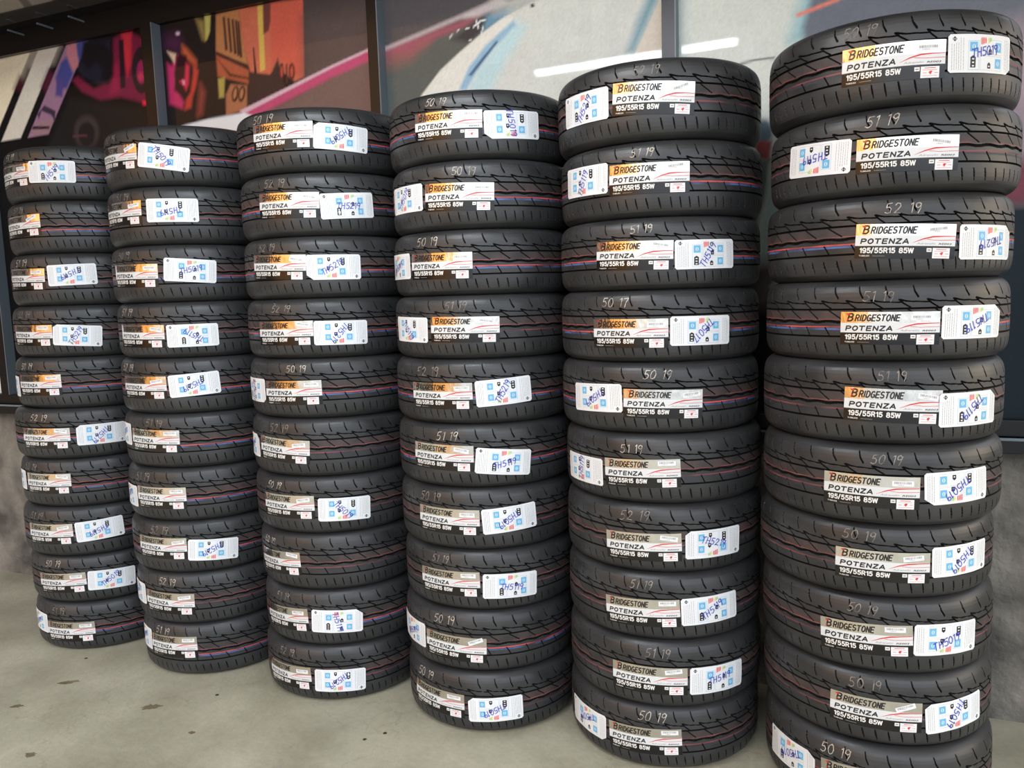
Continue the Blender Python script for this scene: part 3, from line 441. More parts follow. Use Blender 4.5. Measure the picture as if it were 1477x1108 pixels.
structure(boxes('wall_back', [(-9, 4, .0, .2, 0, .857)], [plaster_m]))
structure(boxes('ceiling', [(-9, 4, -3.0, -.75, 3.6, 3.7)], [mat('white_ceiling', (226, 226, 222), .7)]))  # unseen ceiling, set high and white so more light reaches the murals
structure(boxes('trim_40', [(-9, 4, -.75, -.1, 2.66, 2.76), (-9, 4, -.75, -.65, 2.76, 3.7)], [ceil_m]))
structure(boxes('trim_1', [(-9, 4, -.1, .1, 2.66, 2.76), (-9, 4, -.022, .1, 2.565, 2.66)], [black_metal]))
for i, x in enumerate((-3.485, -3.295, -3.10)):
    structure(boxes('trim_%d' % (i + 20), [(x - .004, x + .004, -.1, -.022, 2.634, 2.64)], [light_metal]))
structure(boxes('trim_2', [(-9, 4, -.05, .1, .857, .905), (-9, 4, -.032, .1, .905, .955), (-9, 4, -.056, -.03, .896, .905, 1)], [black_metal, light_metal], bevel=.002))
MULL = [(-3.855, -3.80), (-2.748, -2.688), (-1.632, -1.588), (-.526, -.482), (.60, .65)]
for i, (a, b) in enumerate(MULL):
    structure(boxes('trim_%d' % (i + 3), [(a, b - .002, -.05, .1, .955, 2.565), (b - .002, b + .002, -.05, .1, .955, 2.565, 1)], [black_metal, light_metal]))  # right face in paler metal: light on the mullion side put into its colour

# window murals: a printed film behind the glass of each bay
def inside(px, pz, poly):
    c = np.zeros(px.shape, bool); n = len(poly); j = n - 1
    for i in range(n):
        xi, zi = poly[i]; xj, zj = poly[j]
        if zi != zj:
            c ^= ((zi > pz) != (zj > pz)) & (px < (xj - xi) * (pz - zi) / (zj - zi) + xi)
        j = i
    return c
def segdist(px, pz, poly):
    d = np.full(px.shape, 9.0)
    n = len(poly)
    for i in range(n):
        ax, az_ = poly[i]; bx, bz = poly[(i + 1) % n]
        vx, vz = bx - ax, bz - az_; L = vx * vx + vz * vz + 1e-12
        t = np.clip(((px - ax) * vx + (pz - az_) * vz) / L, 0, 1)
        d = np.minimum(d, np.hypot(px - ax - t * vx, pz - az_ - t * vz))
    return d
film = mat('printed_film', (128, 128, 128), .03, spec=.1)
at = film.node_tree.nodes.new('ShaderNodeVertexColor'); at.layer_name = 'print'
film.node_tree.links.new(at.outputs[0], bsdf(film).inputs['Base Color'])
glass_m = mat('dark_glass', (20, 24, 26), .05)

def mural(x0, x1, label, idx):
    z0, z1 = .955, 2.565; st = .006
    nx = int((x1 - x0) / st) + 1; nz = int((z1 - z0) / st) + 1
    gx, gz = np.meshgrid(np.linspace(x0, x1, nx), np.linspace(z0, z1, nz))
    colr = np.zeros(gx.shape + (3,)); colr[:] = lin((40, 36, 36))
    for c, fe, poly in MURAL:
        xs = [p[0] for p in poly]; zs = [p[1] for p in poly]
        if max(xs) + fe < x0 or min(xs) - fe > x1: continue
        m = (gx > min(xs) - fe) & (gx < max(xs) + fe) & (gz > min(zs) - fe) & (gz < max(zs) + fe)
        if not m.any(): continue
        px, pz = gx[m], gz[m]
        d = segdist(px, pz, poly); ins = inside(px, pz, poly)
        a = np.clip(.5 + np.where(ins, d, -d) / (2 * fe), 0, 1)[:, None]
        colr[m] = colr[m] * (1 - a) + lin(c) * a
    g = rng.randn(nz, nx) * .03
    g = g + np.repeat(np.repeat(rng.randn(nz // 8 + 1, nx // 8 + 1) * .015, 8, 0), 8, 1)[:nz, :nx]
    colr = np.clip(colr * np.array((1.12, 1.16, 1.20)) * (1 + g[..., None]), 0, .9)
    V = np.stack([gx, np.zeros_like(gx), gz], -1).reshape(-1, 3)
    i = (np.arange(nz - 1)[:, None] * nx + np.arange(nx - 1)[None]).ravel()
    F = np.stack([i, i + 1, i + nx + 1, i + nx], -1)
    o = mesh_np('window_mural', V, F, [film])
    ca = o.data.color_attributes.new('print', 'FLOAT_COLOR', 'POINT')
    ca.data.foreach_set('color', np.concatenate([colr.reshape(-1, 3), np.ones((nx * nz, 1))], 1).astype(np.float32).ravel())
    thing(o, label, 'window mural', 'printed murals on the shop windows')
    structure(boxes('window_%d' % (idx + 1), [(x0, x1, .004, .014, z0, z1)], [glass_m]))
mural(-4.9, -3.855, 'printed window mural left of the leftmost tire stack, mostly hidden', 0)
mural(-3.80, -2.748, 'dark window mural with beige and purple slanted stripes and magenta lettering', 1)
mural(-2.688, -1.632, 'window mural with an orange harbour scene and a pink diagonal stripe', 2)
mural(-1.588, -.526, 'window mural with a sweeping white car body and red stripe', 3)
mural(-.482, .60, 'pale window mural behind the rightmost tire stack', 4)

# ------------------------------------------------------------------ ceiling lamp (mirrored in the window glass)
tube_m = mat('lit_tube', (250, 252, 255), .4, emit=(240, 248, 255), estr=60.0)
lamp_white = mat('lamp_housing', (220, 220, 218), .4)
lamp = bpy.data.objects.new('fluorescent_lamp', None); link(lamp); lamp.location = (-1.018, -1.635, 2.66); lamp.rotation_euler = (0, 0, math.radians(3))
thing(lamp, 'twin tube fluorescent ceiling lamp mirrored in the window glass', 'lamp')
boxes('housing', [(-.575, .575, -.034, .034, -.03, 0)], [lamp_white], lamp, .004)
for x in (-.4, .4): boxes('hanger', [(x - .005, x + .005, -.005, .005, 0, .94)], [lamp_white], lamp)
def tube(y):
    n = 20; a = np.arange(n) / n * 2 * PI
    V = [(x, y + .014 * math.cos(t), -.046 + .014 * math.sin(t)) for x in (-.56, .56) for t in a]
    F = [[i, (i + 1) % n, n + (i + 1) % n, n + i] for i in range(n)] + [list(range(n))[::-1], list(range(n, 2 * n))]
    o = mesh_np('tube', V, F, [tube_m], None, lamp, False)
for y in (-.018, .018): tube(y)
for x in (-.567, .567): boxes('end_cap', [(x - .008, x + .008, -.034, .034, -.062, -.03)], [lamp_white], lamp)

# ------------------------------------------------------------------ the tire
RT = .2915            # tread radius
HT = .1974            # tire width, here the height
PROF_Z = [0, .030, .050, .060, .070, .078, .084, .089, .0935, .0965, .0980, .0987]
PROF_R = [.2915, .2913, .2909, .2902, .2886, .2861, .2828, .2785, .2728, .2670, .2625, .2590]
def rad(z): return np.interp(np.abs(z), PROF_Z, PROF_R)
NP_, NS = 32, 48      # tread pitches round the tire, columns in each
P = 2 * PI * RT / NP_

def tread_mesh():
    zz = np.arange(-.0846, .08461, .0012); nz = len(zz)
    u = np.arange(NS) / NS * P
    Ug, Zg = np.meshgrid(u, zz)            # (nz,NS)
    depth = np.zeros_like(Ug)
    def line(a, b, w0, w1, dep):
        for s in (-1, 0, 1):
            ax, az_ = a[0] * P + s * P, a[1]; bx, bz = b[0] * P + s * P, b[1]
            vx, vz = bx - ax, bz - az_
            t = np.clip(((Ug - ax) * vx + (Zg - az_) * vz) / (vx * vx + vz * vz), 0, 1)
            d = np.hypot(Ug - ax - t * vx, Zg - az_ - t * vz)
            w = w0 + (w1 - w0) * t
            f = np.clip((w / 2 + .0007 - d) / .0010, 0, 1)
            np.maximum(depth, dep * f, out=depth)
    def ring(zc, w, dep):
        f = np.clip((w / 2 + .0005 - np.abs(Zg - zc)) / .0010, 0, 1)
        np.maximum(depth, dep * f, out=depth)
    # upper shoulder slits
    line((.50, .0835), (.545, .069), .0012, .0018, .004); line((.545, .069), (.66, .0565), .0018, .0022, .005)
    # zigzag groove and the slits that leave it
    line((.0, .0505), (.30, .0463), .0024, .0016, .006); line((.30, .0463), (1.05, .0440), .0014, .0011, .005)
    line((.0, .0505), (.13, .0420), .0022, .0016, .006)
    line((.13, .0420), (.46, .0290), .0015, .0013, .005)
    line((.30, .0270), (.80, .0060), .0013, .0011, .004)
    ring(.0295, .0028, .006)
    zw = .0000 + .0016 * np.sin(2 * PI * Ug / P)
    f = np.clip((.0026 + .0005 - np.abs(Zg - zw + .0005)) / .0010, 0, 1); np.maximum(depth, .006 * f, out=depth)
    line((.15, -.0150), (.33, -.0340), .0013, .0013, .005)
    ring(-.0365, .0034, .006)
    for q in (.12, .62):
        line((q, -.0520), (q + .05, -.0670), .0014, .0024, .004); line((q + .05, -.0670), (q + .09, -.0770), .0022, .0012, .003)
    # unequal pitches, tiled round the tire
    r = np.random.RandomState(3)
    pl = 1 + r.choice([-.14, -.06, .05, .15], NP_); pl = pl / pl.sum() * 2 * PI
    st = np.concatenate([[0], np.cumsum(pl)])[:-1]
    th = (st[:, None] + pl[:, None] * (np.arange(NS) / NS)[None]).ravel()
    nc = len(th)
    D = np.tile(depth, (1, NP_))
    Rr = rad(zz)[:, None] - D
    V = np.stack([Rr * np.sin(th)[None], -Rr * np.cos(th)[None], np.repeat(zz[:, None], nc, 1)], -1).reshape(-1, 3)
    i = np.arange(nz - 1)[:, None] * nc; j = np.arange(nc)[None]; j2 = (np.arange(nc)[None] + 1) % nc
    F = np.stack([i + j, i + j2, i + nc + j2, i + nc + j], -1).reshape(-1, 4)
    zc = (zz[:-1] + zz[1:]) / 2
    dm = np.maximum(np.maximum(D[:-1], D[1:]), np.maximum(np.roll(D, -1, 1)[:-1], np.roll(D, -1, 1)[1:]))
    MI = np.zeros((nz - 1, nc), int)
    ZC = np.repeat(zc[:, None], nc, 1)
    MI[(ZC > .004) & (ZC < .026)] = 5
    MI[(ZC > .0048) & (ZC < .0066)] = 3
    MI[(ZC > -.0145) & (ZC < -.0115)] = 2
    MI[(ZC > -.0215) & (ZC < -.0160)] = 4
    MI[dm > .0025] = 1
    o = mesh_np('tread', V, F, [rubber, groove_m, red_m, pink_m, blue_m, dust_m], MI.ravel(), None, True)
    o.data.set_sharp_from_angle(angle=math.radians(38))
    return o

tread0 = tread_mesh()
side_prof = [(float(rad(z)), z) for z in (.0840, .0870, .0900, .0925, .0945, .0962, .0975, .0983, .0987)]
side_prof += [(.256, .0987), (.252, .0984), (.2512, .0978), (.246, .0976), (.240, .0970), (.228, .0945), (.222, .0945), (.221, .093), (.212, .089), (.203, .0855), (.199, .0835), (.194, .079), (.1905, .073), (.193, .069), (.205, .072), (.225, .080), (.245, .078), (.262, .066), (.272, .045), (.278, .015), (.278, 0)]
side_up0 = lathe('sidewall', side_prof, [rubber_side], 128)
side_dn0 = lathe('sidewall', [(r, -z) for r, z in side_prof][::-1], [rubber_side], 128)
for o in (tread0, side_up0, side_dn0): COL.objects.unlink(o)

# ------------------------------------------------------------------ flat artwork, later wrapped on the tread
class Flat:
    def __init__(s): s.V = []; s.F = []; s.M = []; s.H = []
    def add(s, V, F, m, h):
        i = len(s.V); s.V += [tuple(v) for v in V]; s.F += [[a + i for a in f] for f in F]; s.M += [m] * len(F); s.H += [h] * len(V)
    def rect(s, x0, x1, y0, y1, m, h, n=0, ang=0, c=None):
        n = n or max(1, int(abs(x1 - x0) / .006)); k = max(1, int(abs(y1 - y0) / .008))
        V = [(x0 + (x1 - x0) * i / n, y0 + (y1 - y0) * j / k) for j in range(k + 1) for i in range(n + 1)]
        if ang:
            cx, cy = c or ((x0 + x1) / 2, (y0 + y1) / 2); ca, sa = math.cos(ang), math.sin(ang)
            V = [(cx + (x - cx) * ca - (y - cy) * sa, cy + (x - cx) * sa + (y - cy) * ca) for x, y in V]
        s.add(V, [[j*(n+1)+i, j*(n+1)+i+1, (j+1)*(n+1)+i+1, (j+1)*(n+1)+i] for j in range(k) for i in range(n)], m, h)
    def poly(s, pts, m, h): s.add(pts, [list(range(len(pts)))], m, h)
    def text(s, body, x, y, size, m, h, sx=1.0, off=0.0, shear=0.0, ang=0.0, space=1.0, width=None):
        V, T = text_mesh(body, off, shear, space)
        V = V * size; V[:, 0] *= sx
        if width:
            w = V[:, 0].max() - V[:, 0].min(); V[:, 0] *= width / w
        V[:, 0] -= V[:, 0].min()
        ca, sa = math.cos(ang), math.sin(ang)
        W = np.stack([x + V[:, 0] * ca - V[:, 1] * sa, y + V[:, 0] * sa + V[:, 1] * ca], -1)
        s.add(W.tolist(), T, m, h)
    def stroke(s, pts, w, m, h):
        for (a, b) in zip(pts[:-1], pts[1:]):
            dx, dy = b[0] - a[0], b[1] - a[1]; L = math.hypot(dx, dy) + 1e-9
            nx, ny = -dy / L * w / 2, dx / L * w / 2; ex, ey = dx / L * w * .3, dy / L * w * .3
            k = max(1, int(L / .008))
            V = []
            for i in range(k + 1):
                t = i / k; px = a[0] - ex + (dx + 2 * ex) * t; py = a[1] - ey + (dy + 2 * ey) * t
                V += [(px - nx, py - ny), (px + nx, py + ny)]
            s.add(V, [[2*i, 2*i+2, 2*i+3, 2*i+1] for i in range(k)], m, h)

_tc = {}
def text_mesh(body, off, shear, space):
    key = (body, off, shear, space)
    if key not in _tc:
        c = bpy.data.curves.new('txt', 'FONT'); c.body = body; c.size = 1.0; c.offset = off; c.shear = shear; c.space_character = space
        c.resolution_u = 2; c.fill_mode = 'FRONT'
        o = bpy.data.objects.new('txt', c); COL.objects.link(o)
        bpy.context.view_layer.update()
        dg = bpy.context.evaluated_depsgraph_get()
        me = bpy.data.meshes.new_from_object(o.evaluated_get(dg))
        V = np.array([v.co[:2] for v in me.vertices]); T = [list(p.vertices) for p in me.polygons]
        if me.polygons and me.polygons[0].normal.z < 0: T = [t[::-1] for t in T]
        bpy.data.objects.remove(o); bpy.data.curves.remove(c); bpy.data.meshes.remove(me)
        _tc[key] = (V, T)
    V, T = _tc[key]
    return V.copy(), T

def _arc(cx, cy, rx, ry, a0, a1, n=9):
    return [(cx + rx * math.cos(math.radians(a0 + (a1 - a0) * i / n)), cy + ry * math.sin(math.radians(a0 + (a1 - a0) * i / n))) for i in range(n + 1)]
BLOCK = {   # heavy block capitals as strokes on a 0.6 x 1 body
 'B': [[(.06, 0), (.06, 1)], [(.06, 1), (.32, 1)] + _arc(.32, .77, .22, .23, 90, -90, 6) + [(.06, .54)], [(.32, .54)] + _arc(.33, .27, .25, .27, 90, -90, 6) + [(.06, 0)]],
 'R': [[(.06, 0), (.06, 1)], [(.06, 1), (.34, 1)] + _arc(.34, .74, .22, .26, 90, -90, 6) + [(.06, .48)], [(.34, .48), (.56, 0)]],
 'I': [[(.1, 0), (.1, 1)]],
 'D': [[(.06, 0), (.06, 1)], [(.06, 1), (.28, 1)] + _arc(.28, .5, .29, .5, 90, -90, 8) + [(.06, 0)]],
 'G': [_arc(.32, .5, .27, .5, 50, 300, 10) + [(.58, .12), (.58, .46), (.36, .46)]],
 'E': [[(.54, 1), (.06, 1), (.06, 0), (.54, 0)], [(.06, .52), (.48, .52)]],
 'S': [_arc(.3, .75, .24, .25, 40, 260, 8) + _arc(.3, .26, .26, .26, 85, -150, 8)],
 'T': [[(0, 1), (.6, 1)], [(.3, 1), (.3, 0)]],
 'O': [_arc(.31, .5, .27, .5, 90, 450, 16)],
 'N': [[(.06, 0), (.06, 1), (.54, 0), (.54, 1)]],
 'P': [[(.06, 0), (.06, 1)], [(.06, 1), (.34, 1)] + _arc(.34, .73, .24, .27, 90, -90, 6) + [(.06, .46)]],
 'Z': [[(.04, 1), (.56, 1), (.04, 0), (.58, 0)]],
 'A': [[(0, 0), (.3, 1), (.6, 0)], [(.12, .3), (.48, .3)]],
 '1': [[(.1, .78), (.3, 1), (.3, 0)]],
 '9': [_arc(.3, .7, .24, .3, 0, 360, 12), [(.54, .7)] + _arc(.28, .32, .25, .32, 30, -130, 7)],
 '5': [[(.52, 1), (.14, 1), (.1, .54)] + _arc(.28, .33, .26, .33, 120, -150, 9)],
 '8': [_arc(.3, .76, .21, .24, 0, 360, 12), _arc(.3, .26, .25, .26, 0, 360, 12)],
 '/': [[(0, -.08), (.32, 1.08)]],
 'W': [[(0, 1), (.18, 0), (.4, .95), (.62, 0), (.8, 1)]],
 ' ': [],
}
def block(f, body, x, y, h, wid, w, m, hh, slant=0.0, gap=.2):
    adv = 0; S = []
    for ch in body:
        g = BLOCK[ch]; mx = max([p[0] for st in g for p in st] + [.3])
        for st in g: S.append([(adv + px, py) for px, py in st])
        adv += (mx if ch not in 'I' else .16) + gap
    k = wid / (adv - gap + slant)
    for st in S: f.stroke([(x + (px + py * slant) * k, y + py * h) for px, py in st], w, m, hh)

LW, LH = .2157, .079
def make_size_label():
    f = Flat(); x0 = -LW / 2
    def fx(t): return x0 + t * LW
    f.rect(x0, -x0, .0130, .0395, FOIL, 0)
    f.rect(x0, -x0, -.0105, .0130, WHT, 0)
    f.rect(x0, -x0, -.0122, -.0105, EDG, 0)
    f.rect(x0, -x0, -.0395, -.0122, BLK, 0)
    # brand line: italic heavy capitals with a red flash across the first letter
    block(f, 'B', fx(.068), .0178, .0172, .0150, .0036, IBL, .3, .2)
    block(f, 'RIDGESTONE', fx(.148), .0180, .0142, .452 * LW, .0031, IBL, .3, .22)
    f.poly([(fx(.056), .0362), (fx(.100), .0352), (fx(.094), .0318), (fx(.070), .0316)], IRD, .45); f.poly([(fx(.060), .0172), (fx(.074), .0180), (fx(.084), .0230), (fx(.074), .0225)], IRD, .45)
    block(f, 'POTENZA', fx(.052), -.0052, .0102, .475 * LW, .0031, IBL, .3, .1, .22)
    sw = [(fx(.56), -.0040), (fx(.66), .0035), (fx(.76), .0085), (fx(.88), .0105), (fx(.995), .0112)]
    up = [(fx(.995), .0128), (fx(.88), .0125), (fx(.76), .0118), (fx(.66), .0062), (fx(.56), -.0036)]
    def fine(pl): return [(a[0] + (c[0] - a[0]) * t / 4, a[1] + (c[1] - a[1]) * t / 4) for a, c in zip(pl[:-1], pl[1:]) for t in range(4)] + [pl[-1]]
    A, B = fine(sw), fine(up[::-1]); n = len(A)
    f.add(A + B, [[i, i + 1, n + i + 1, n + i] for i in range(n - 1)], IRD, .35)
    f.stroke([(fx(.70), .0040), (fx(.80), .0022), (fx(.995), .0032)], .0011, IRD, .3)
    f.text('Adrenalin', fx(.60), -.0072, .0062, IGR, .3, 1, .0, .3, width=.19 * LW)
    f.text('RE003', fx(.82), -.0075, .0052, IBL, .3, 1, .02, .2, width=.14 * LW)
    block(f, '195/55R15 85W', fx(.048), -.0264, .0104, .525 * LW, .0026, IWH, .3, 0, .2)
    f.text('TUBELESS', fx(.045), -.0350, .0046, IWH, .3, 1, .01, width=.105 * LW)
    f.rect(fx(.18), fx(.30), -.0342, -.0333, IGR, .3)
    f.rect(fx(.705), fx(.755), -.0240, -.0155, IWH, .3)
    f.rect(fx(.715), fx(.745), -.0212, -.0185, IGR, .5)
    return f
def make_barcode(ang, dx, dy):
    f = Flat(); cx, cy = LW * (.84 - .5) + dx, .0250 + dy; h, w = .0065, .024
    f.rect(cx - w, cx + w, cy - h, cy + h, PAP, .55, ang=ang, c=(cx, cy))
    r = np.random.RandomState(5); x = cx - w * .8
    while x < cx + w * .75:
        b = r.choice([.0007, .0012, .0017]); f.rect(x, x + b, cy - h * .1, cy + h * .7, IGR, .75, 1, ang=ang, c=(cx, cy)); x += b + r.choice([.0008, .0014])
    f.text('1195513', cx - w * .5, cy - h * .75, .0042, IGR, .75, 1)
    return f
def make_approval():
    f = Flat(); x0, x1 = LW * (.765 - .5), LW * (.945 - .5)
    f.rect(x0, x1, -.0385, -.0150, PAP, .55)
    for x, w in ((.2, .6),): f.rect(x0 + (x1 - x0) * x, x0 + (x1 - x0) * (x + w), -.0190, -.0175, IRD, .75)
    f.rect(x0 + .004, x1 - .004, -.0225, -.0218, IRD, .75); f.rect(x0 + .004, x1 - .004, -.0345, -.0338, IRD, .75)
    cx = (x0 + x1) / 2 + .001; cy = -.0280
    f.poly([(cx - .0045, cy - .001), (cx - .002, cy + .003), (cx + .001, cy + .004), (cx + .0045, cy + .003), (cx + .003, cy + .001), (cx + .0015, cy - .002), (cx - .001, cy - .0045), (cx - .0015, cy - .001)], IRD, .75)
    for k in (-1, 1): f.rect(cx + k * .012 - .004, cx + k * .012 + .004, -.0285, -.0275, IRD, .75)
    return f
EW, EH = .173, .079
def make_energy(cut):
    f = Flat(); w, h, r = EW / 2, EH / 2, .005
    c1 = .022 if cut == 1 else r; c2 = .016 if cut == 2 else r
    # sheet in columns so that it can bend
    xs = sorted(set(np.round(np.linspace(-w, w, 33), 5)) | {-w + r, w - r, w - c1, w - c2})
    def lim(x, top):
        cr = (c1 if x > 0 else r) if top else (c2 if x > 0 else r)
        e = w - abs(x)
        if e >= cr: return h
        if cr > r: return h - (cr - e) * .7
        return h - (cr - math.sqrt(max(0, cr * cr - (cr - e) ** 2)))
    K = 9; V = []
    for x in xs:
        a, b = -lim(x, False), lim(x, True)
        V += [(x, a + (b - a) * k / K) for k in range(K + 1)]
    f.add(V, [[i*(K+1)+k, (i+1)*(K+1)+k, (i+1)*(K+1)+k+1, i*(K+1)+k+1] for i in range(len(xs) - 1) for k in range(K)], PAP, 0)
    def X(t): return -w + t * EW
    def Yy(t): return h - t * EH
    # mark
    cx, cy = X(.085), Yy(.12)
    f.add([(cx + .0055 * math.cos(a), cy + .0055 * math.sin(a)) for a in (0, PI/2, PI, 3*PI/2)] + [(cx + .0035 * math.cos(a), cy + .0035 * math.sin(a)) for a in (0, PI/2, PI, 3*PI/2)], [[i, (i+1) % 4, 4 + (i+1) % 4, 4 + i] for i in range(4)], IBL, .3)
    f.rect(cx - .0012, cx + .0012, cy - .0035, cy + .0035, IBL, .3, 1)
    # print in columns of small type
    rr = np.random.RandomState(11)
    for t, a, b in ((.045, .25, .93), (.075, .25, .93), (.105, .22, .93), (.135, .22, .93), (.165, .10, .93), (.20, .10, .93), (.87, .10, .9), (.90, .10, .93), (.93, .10, .93), (.955, .15, .9)):
        y = a
        while y < b:
            l = rr.uniform(.03, .09); f.rect(X(t), X(t) + .0009, Yy(min(y + l, b)), Yy(y), IGR, .3, 1); y += l + .015
    # frames
    def frame(a, b, c, d, m, th=.0006):
        f.rect(X(a), X(b), Yy(c) - th, Yy(c), m, .3); f.rect(X(a), X(b), Yy(d), Yy(d) + th, m, .3)
        f.rect(X(a), X(a) + th, Yy(d), Yy(c), m, .3, 1); f.rect(X(b) - th, X(b), Yy(d), Yy(c), m, .3, 1)
    frame(.27, .42, .17, .93, BLU); frame(.44, .80, .14, .52, IGR, .0004); frame(.44, .80, .56, .93, IGR, .0004)
    def icon(a, b, c, d):
        f.rect(X(a), X(b), Yy(d), Yy(c), BLU, .35)
        x0, x1, y0, y1 = X(a), X(b), Yy(d), Yy(c)
        f.add([((x0+x1)/2 + (x1-x0)*.22*math.cos(q), (y0+y1)/2 + (y1-y0)*.26*math.sin(q)) for q in np.arange(10)/10*2*PI], [list(range(10))], PAP, .6)
        f.rect(x0 + (x1-x0)*.42, x0 + (x1-x0)*.58, y0 + (y1-y0)*.3, y0 + (y1-y0)*.7, BLU, .8, 1)
    icon(.29, .40, .20, .45); icon(.69, .79, .20, .45); icon(.69, .79, .62, .87)
    def tag(cx, cy, wd, ht, n):
        x0, x1, y0, y1 = X(cx - wd/2), X(cx + wd/2), Yy(cy + ht/2), Yy(cy - ht/2)
        f.poly([(x0, y0), (x1, y0), (x1, y1 - .004), ((x0+x1)/2, y1), (x0, y1 - .004)], IBL, .45)
        for k in range(n):
            yy = y0 + (y1 - y0 - .004) * (k + .5) / n
            f.rect(x0 + (x1-x0)*.3, x0 + (x1-x0)*.7, yy - .0014, yy + .0014, IWH, .7, 1)
    tag(.335, .71, .075, .32, 3); tag(.60, .44, .055, .17, 1); tag(.585, .80, .055, .17, 1)
    for k in range(4): f.rect(X(.455 + .022*k), X(.470 + .022*k), Yy(.27 - .015*k), Yy(.08), (RED, RED, RED, RED)[k], .35, 1)
    for k in range(3): f.rect(X(.565 + .022*k), X(.580 + .022*k), Yy(.23 - .03*k), Yy(.08), (YEL, GRN, GRN)[k], .35, 1)
    return f
STROKES = {
 '0': [[(.3, 1), (.08, .8), (.02, .45), (.12, .1), (.32, 0), (.52, .15), (.58, .55), (.48, .9), (.3, 1)]],
 '1': [[(.12, .85), (.3, 1), (.28, 0)]],
 '2': [[(.04, .78), (.2, 1), (.45, .92), (.5, .7), (.3, .35), (.02, .04), (.3, .08), (.6, .02)]],
 '5': [[(.56, 1), (.14, .96), (.1, .56), (.36, .62), (.56, .42), (.5, .12), (.26, 0), (.02, .1)]],
 '7': [[(.04, .96), (.55, 1), (.32, .5), (.22, 0)]],
 '9': [[(.52, .82), (.34, 1), (.1, .88), (.08, .62), (.3, .5), (.52, .68), (.54, .9), (.5, .4), (.36, -.06)]],
 'T': [[(0, .95), (.62, 1)], [(.32, .97), (.26, 0)]],
 'H': [[(.06, 1), (.02, 0)], [(.56, 1), (.5, 0)], [(.04, .5), (.54, .52)]],
 'R': [[(.06, 0), (.1, 1), (.45, .95), (.5, .7), (.1, .5), (.56, 0)]],
 'K': [[(.06, 1), (.04, 0)], [(.52, 1), (.06, .45), (.56, 0)]],
}
def write(f, body, cx, cy, size, w, m, h, ang, rnd, gap=.74, slant=.12, mid_gap=0):
    adv = 0; L = []
    for i, ch in enumerate(body):
        for st in STROKES[ch]: L.append([(adv + x * rnd.uniform(.94, 1.06) + y * slant, y + rnd.uniform(-.03, .03)) for x, y in st])
        adv += gap * rnd.uniform(.92, 1.1) * (.62 if ch == '1' else 1) + (mid_gap if i == 1 else 0)
    ca, sa = math.cos(ang), math.sin(ang)
    for st in L:
        pts = []
        for x, y in st:
            x = (x - adv / 2) * size; y = (y - .5) * size
            pts.append((cx + x * ca - y * sa, cy + x * sa + y * ca))
        f.stroke(pts, w, m, h)

def wrap(name, f, parent, th_deg, zc, tilt, base=.0012, flip=False, only=None, wave=0.0, seed=0):
    V = np.array(f.V); H = np.array(f.H)
    if flip: V = -V
    a = math.radians(tilt); ca, sa = math.cos(a), math.sin(a)
    u = V[:, 0] * ca - V[:, 1] * sa; w = V[:, 0] * sa + V[:, 1] * ca
    z = zc + w
    r = rad(z) + base + H * .0004
    if wave:
        q = np.random.RandomState(seed); p1, p2 = q.uniform(0, 6, 2)
        r = r + wave * (1 + np.sin(u * 90 + w * 30 + p1) * .6 + np.sin(w * 70 - u * 40 + p2) * .4)
    t = math.radians(th_deg) + u / RT
    W = np.stack([r * np.sin(t), -r * np.cos(t), z], -1)
    used = sorted(set(f.M)); mp = {m: i for i, m in enumerate(used)}
    F = f.F
    return mesh_np(name, W, F, [LM[m] for m in used], [mp[m] for m in f.M], parent)

SIZE_F = make_size_label(); APP_F = make_approval()
ENERGY = [make_energy(c) for c in (0, 1, 2)]

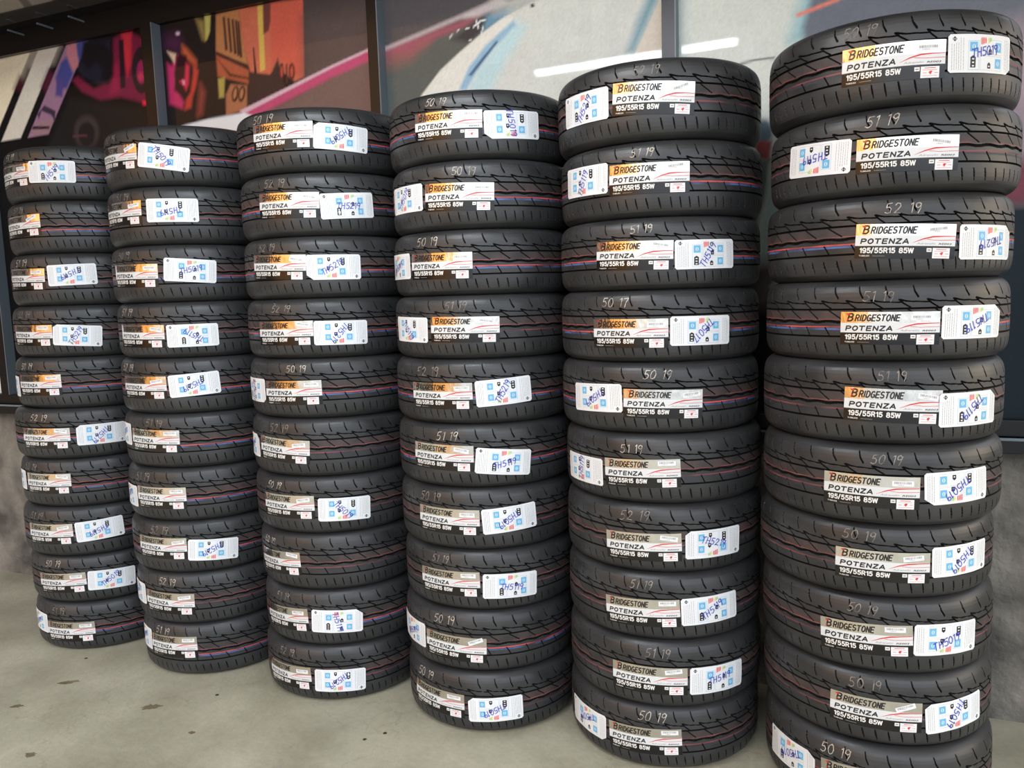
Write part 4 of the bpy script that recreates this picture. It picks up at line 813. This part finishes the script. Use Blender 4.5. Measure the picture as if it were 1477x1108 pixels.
# ------------------------------------------------------------------ sixty tires in six stacks
ORD = ['topmost tire', 'second tire from top', 'third tire from top', 'fourth tire from top', 'fifth tire from top', 'sixth tire from top',
       'fourth tire from bottom', 'third tire from bottom', 'second tire from bottom', 'bottom tire']
STK = ['leftmost stack', 'second stack from left', 'third stack from left', 'third stack from right', 'second stack from right', 'rightmost stack']
FADED = {(5, k) for k in range(4, 10)} | {(4, k) for k in range(6, 10)} | {(3, 7), (3, 9), (2, 7), (2, 9), (1, 8), (0, 2), (5, 0)}
red_dull = noise_color(mat('worn_red_line', (110, 56, 58), .6), (66, 46, 48), (134, 68, 70), 14, 4, .35, .65)
blue_dull = noise_color(mat('worn_blue_line', (46, 48, 54), .6), (40, 41, 42), (50, 54, 66), 12, 4, .4, .6)
def make_tire(s, k, rec):
    x, y, zb, zt, size, en, num, cpos = rec
    root = bpy.data.objects.new('car_tire', None); link(root)
    root.empty_display_size = .1
    zc = (zb + zt) / 2
    root.location = (x, y, zb)
    r = np.random.RandomState(100 + s * 10 + k)
    side = ''
    if en: side = ', white tag %s' % ('at left' if en[0] < size[0] else 'at right')
    lab = '%s in the %s, chalked %s%s' % (ORD[k], STK[s], num, side) if s > 1 else 'black %s in the %s%s' % (ORD[k], STK[s], side)
    thing(root, lab, 'tire', 'new tires in the ' + STK[s])
    sc = (zt - zb) / HT; ph = r.uniform(0, 2 * PI)
    for src, ro in ((tread0, ph), (side_up0, 0), (side_dn0, 0)):
        c = src.copy(); COL.objects.link(c); c.parent = root; c.location = (0, 0, (zt - zb) / 2); c.scale = (1, 1, sc); c.rotation_euler = (0, 0, ro)
        if src is tread0 and (r.rand() < .2 or (s, k) in FADED):
            for i, m in ((2, red_dull), (4, blue_dull)):
                c.material_slots[i].link = 'OBJECT'; c.material_slots[i].material = m
    h = (zt - zb) / 2
    lb = wrap('size_label', SIZE_F, root, size[0], size[1], size[2], .0010); lb.location = (0, 0, h); lb.scale = (1, 1, sc)
    bc = wrap('barcode_sticker', make_barcode(r.choice([0, 0, 0, .12, -.15, .35]), r.uniform(-.006, .004), r.uniform(-.004, .004)), lb, size[0], size[1], size[2], .0010)
    ap = wrap('approval_sticker', APP_F, lb, size[0], size[1], size[2], .0010)
    if en:
        v = int(r.choice([0, 0, 0, 1, 2]))
        el = wrap('energy_label', ENERGY[v], root, en[0], en[1], en[2], .0016 if True else 0, en[3] == 'B', wave=.0006, seed=s * 10 + k); el.location = (0, 0, h); el.scale = (1, 1, sc)
        el['label'] = 'white paper label'
        pf = Flat()
        up = math.radians(en[4]) - math.radians(en[2])
        write(pf, 'TH' + num, .004 * (-1 if en[3] == 'B' else 1), r.uniform(-.006, .006), .0185, .0023, PEN, 1.6, up, r)
        wrap('pen_writing', pf, el, en[0], en[1], en[2], .0016, False, wave=.0006, seed=s * 10 + k)['label'] = 'blue pen writing'
    cf = Flat()
    write(cf, num, 0, 0, r.uniform(.021, .026), .0019, 0, .5, r.uniform(-.05, .05), r, .78, r.uniform(.05, .3), .5)
    ch = wrap('chalk_number', cf, root, cpos[0], min(cpos[1], .067), 0, .0008); ch.location = (0, 0, h); ch.scale = (1, 1, sc)
    ch.data.materials.clear(); ch.data.materials.append(chalk_m if r.rand() < .5 else chalk_dim)
    ch['label'] = 'pale chalk number'
for s in range(6):
    for k in range(10): make_tire(s, k, STACKS[s][k])
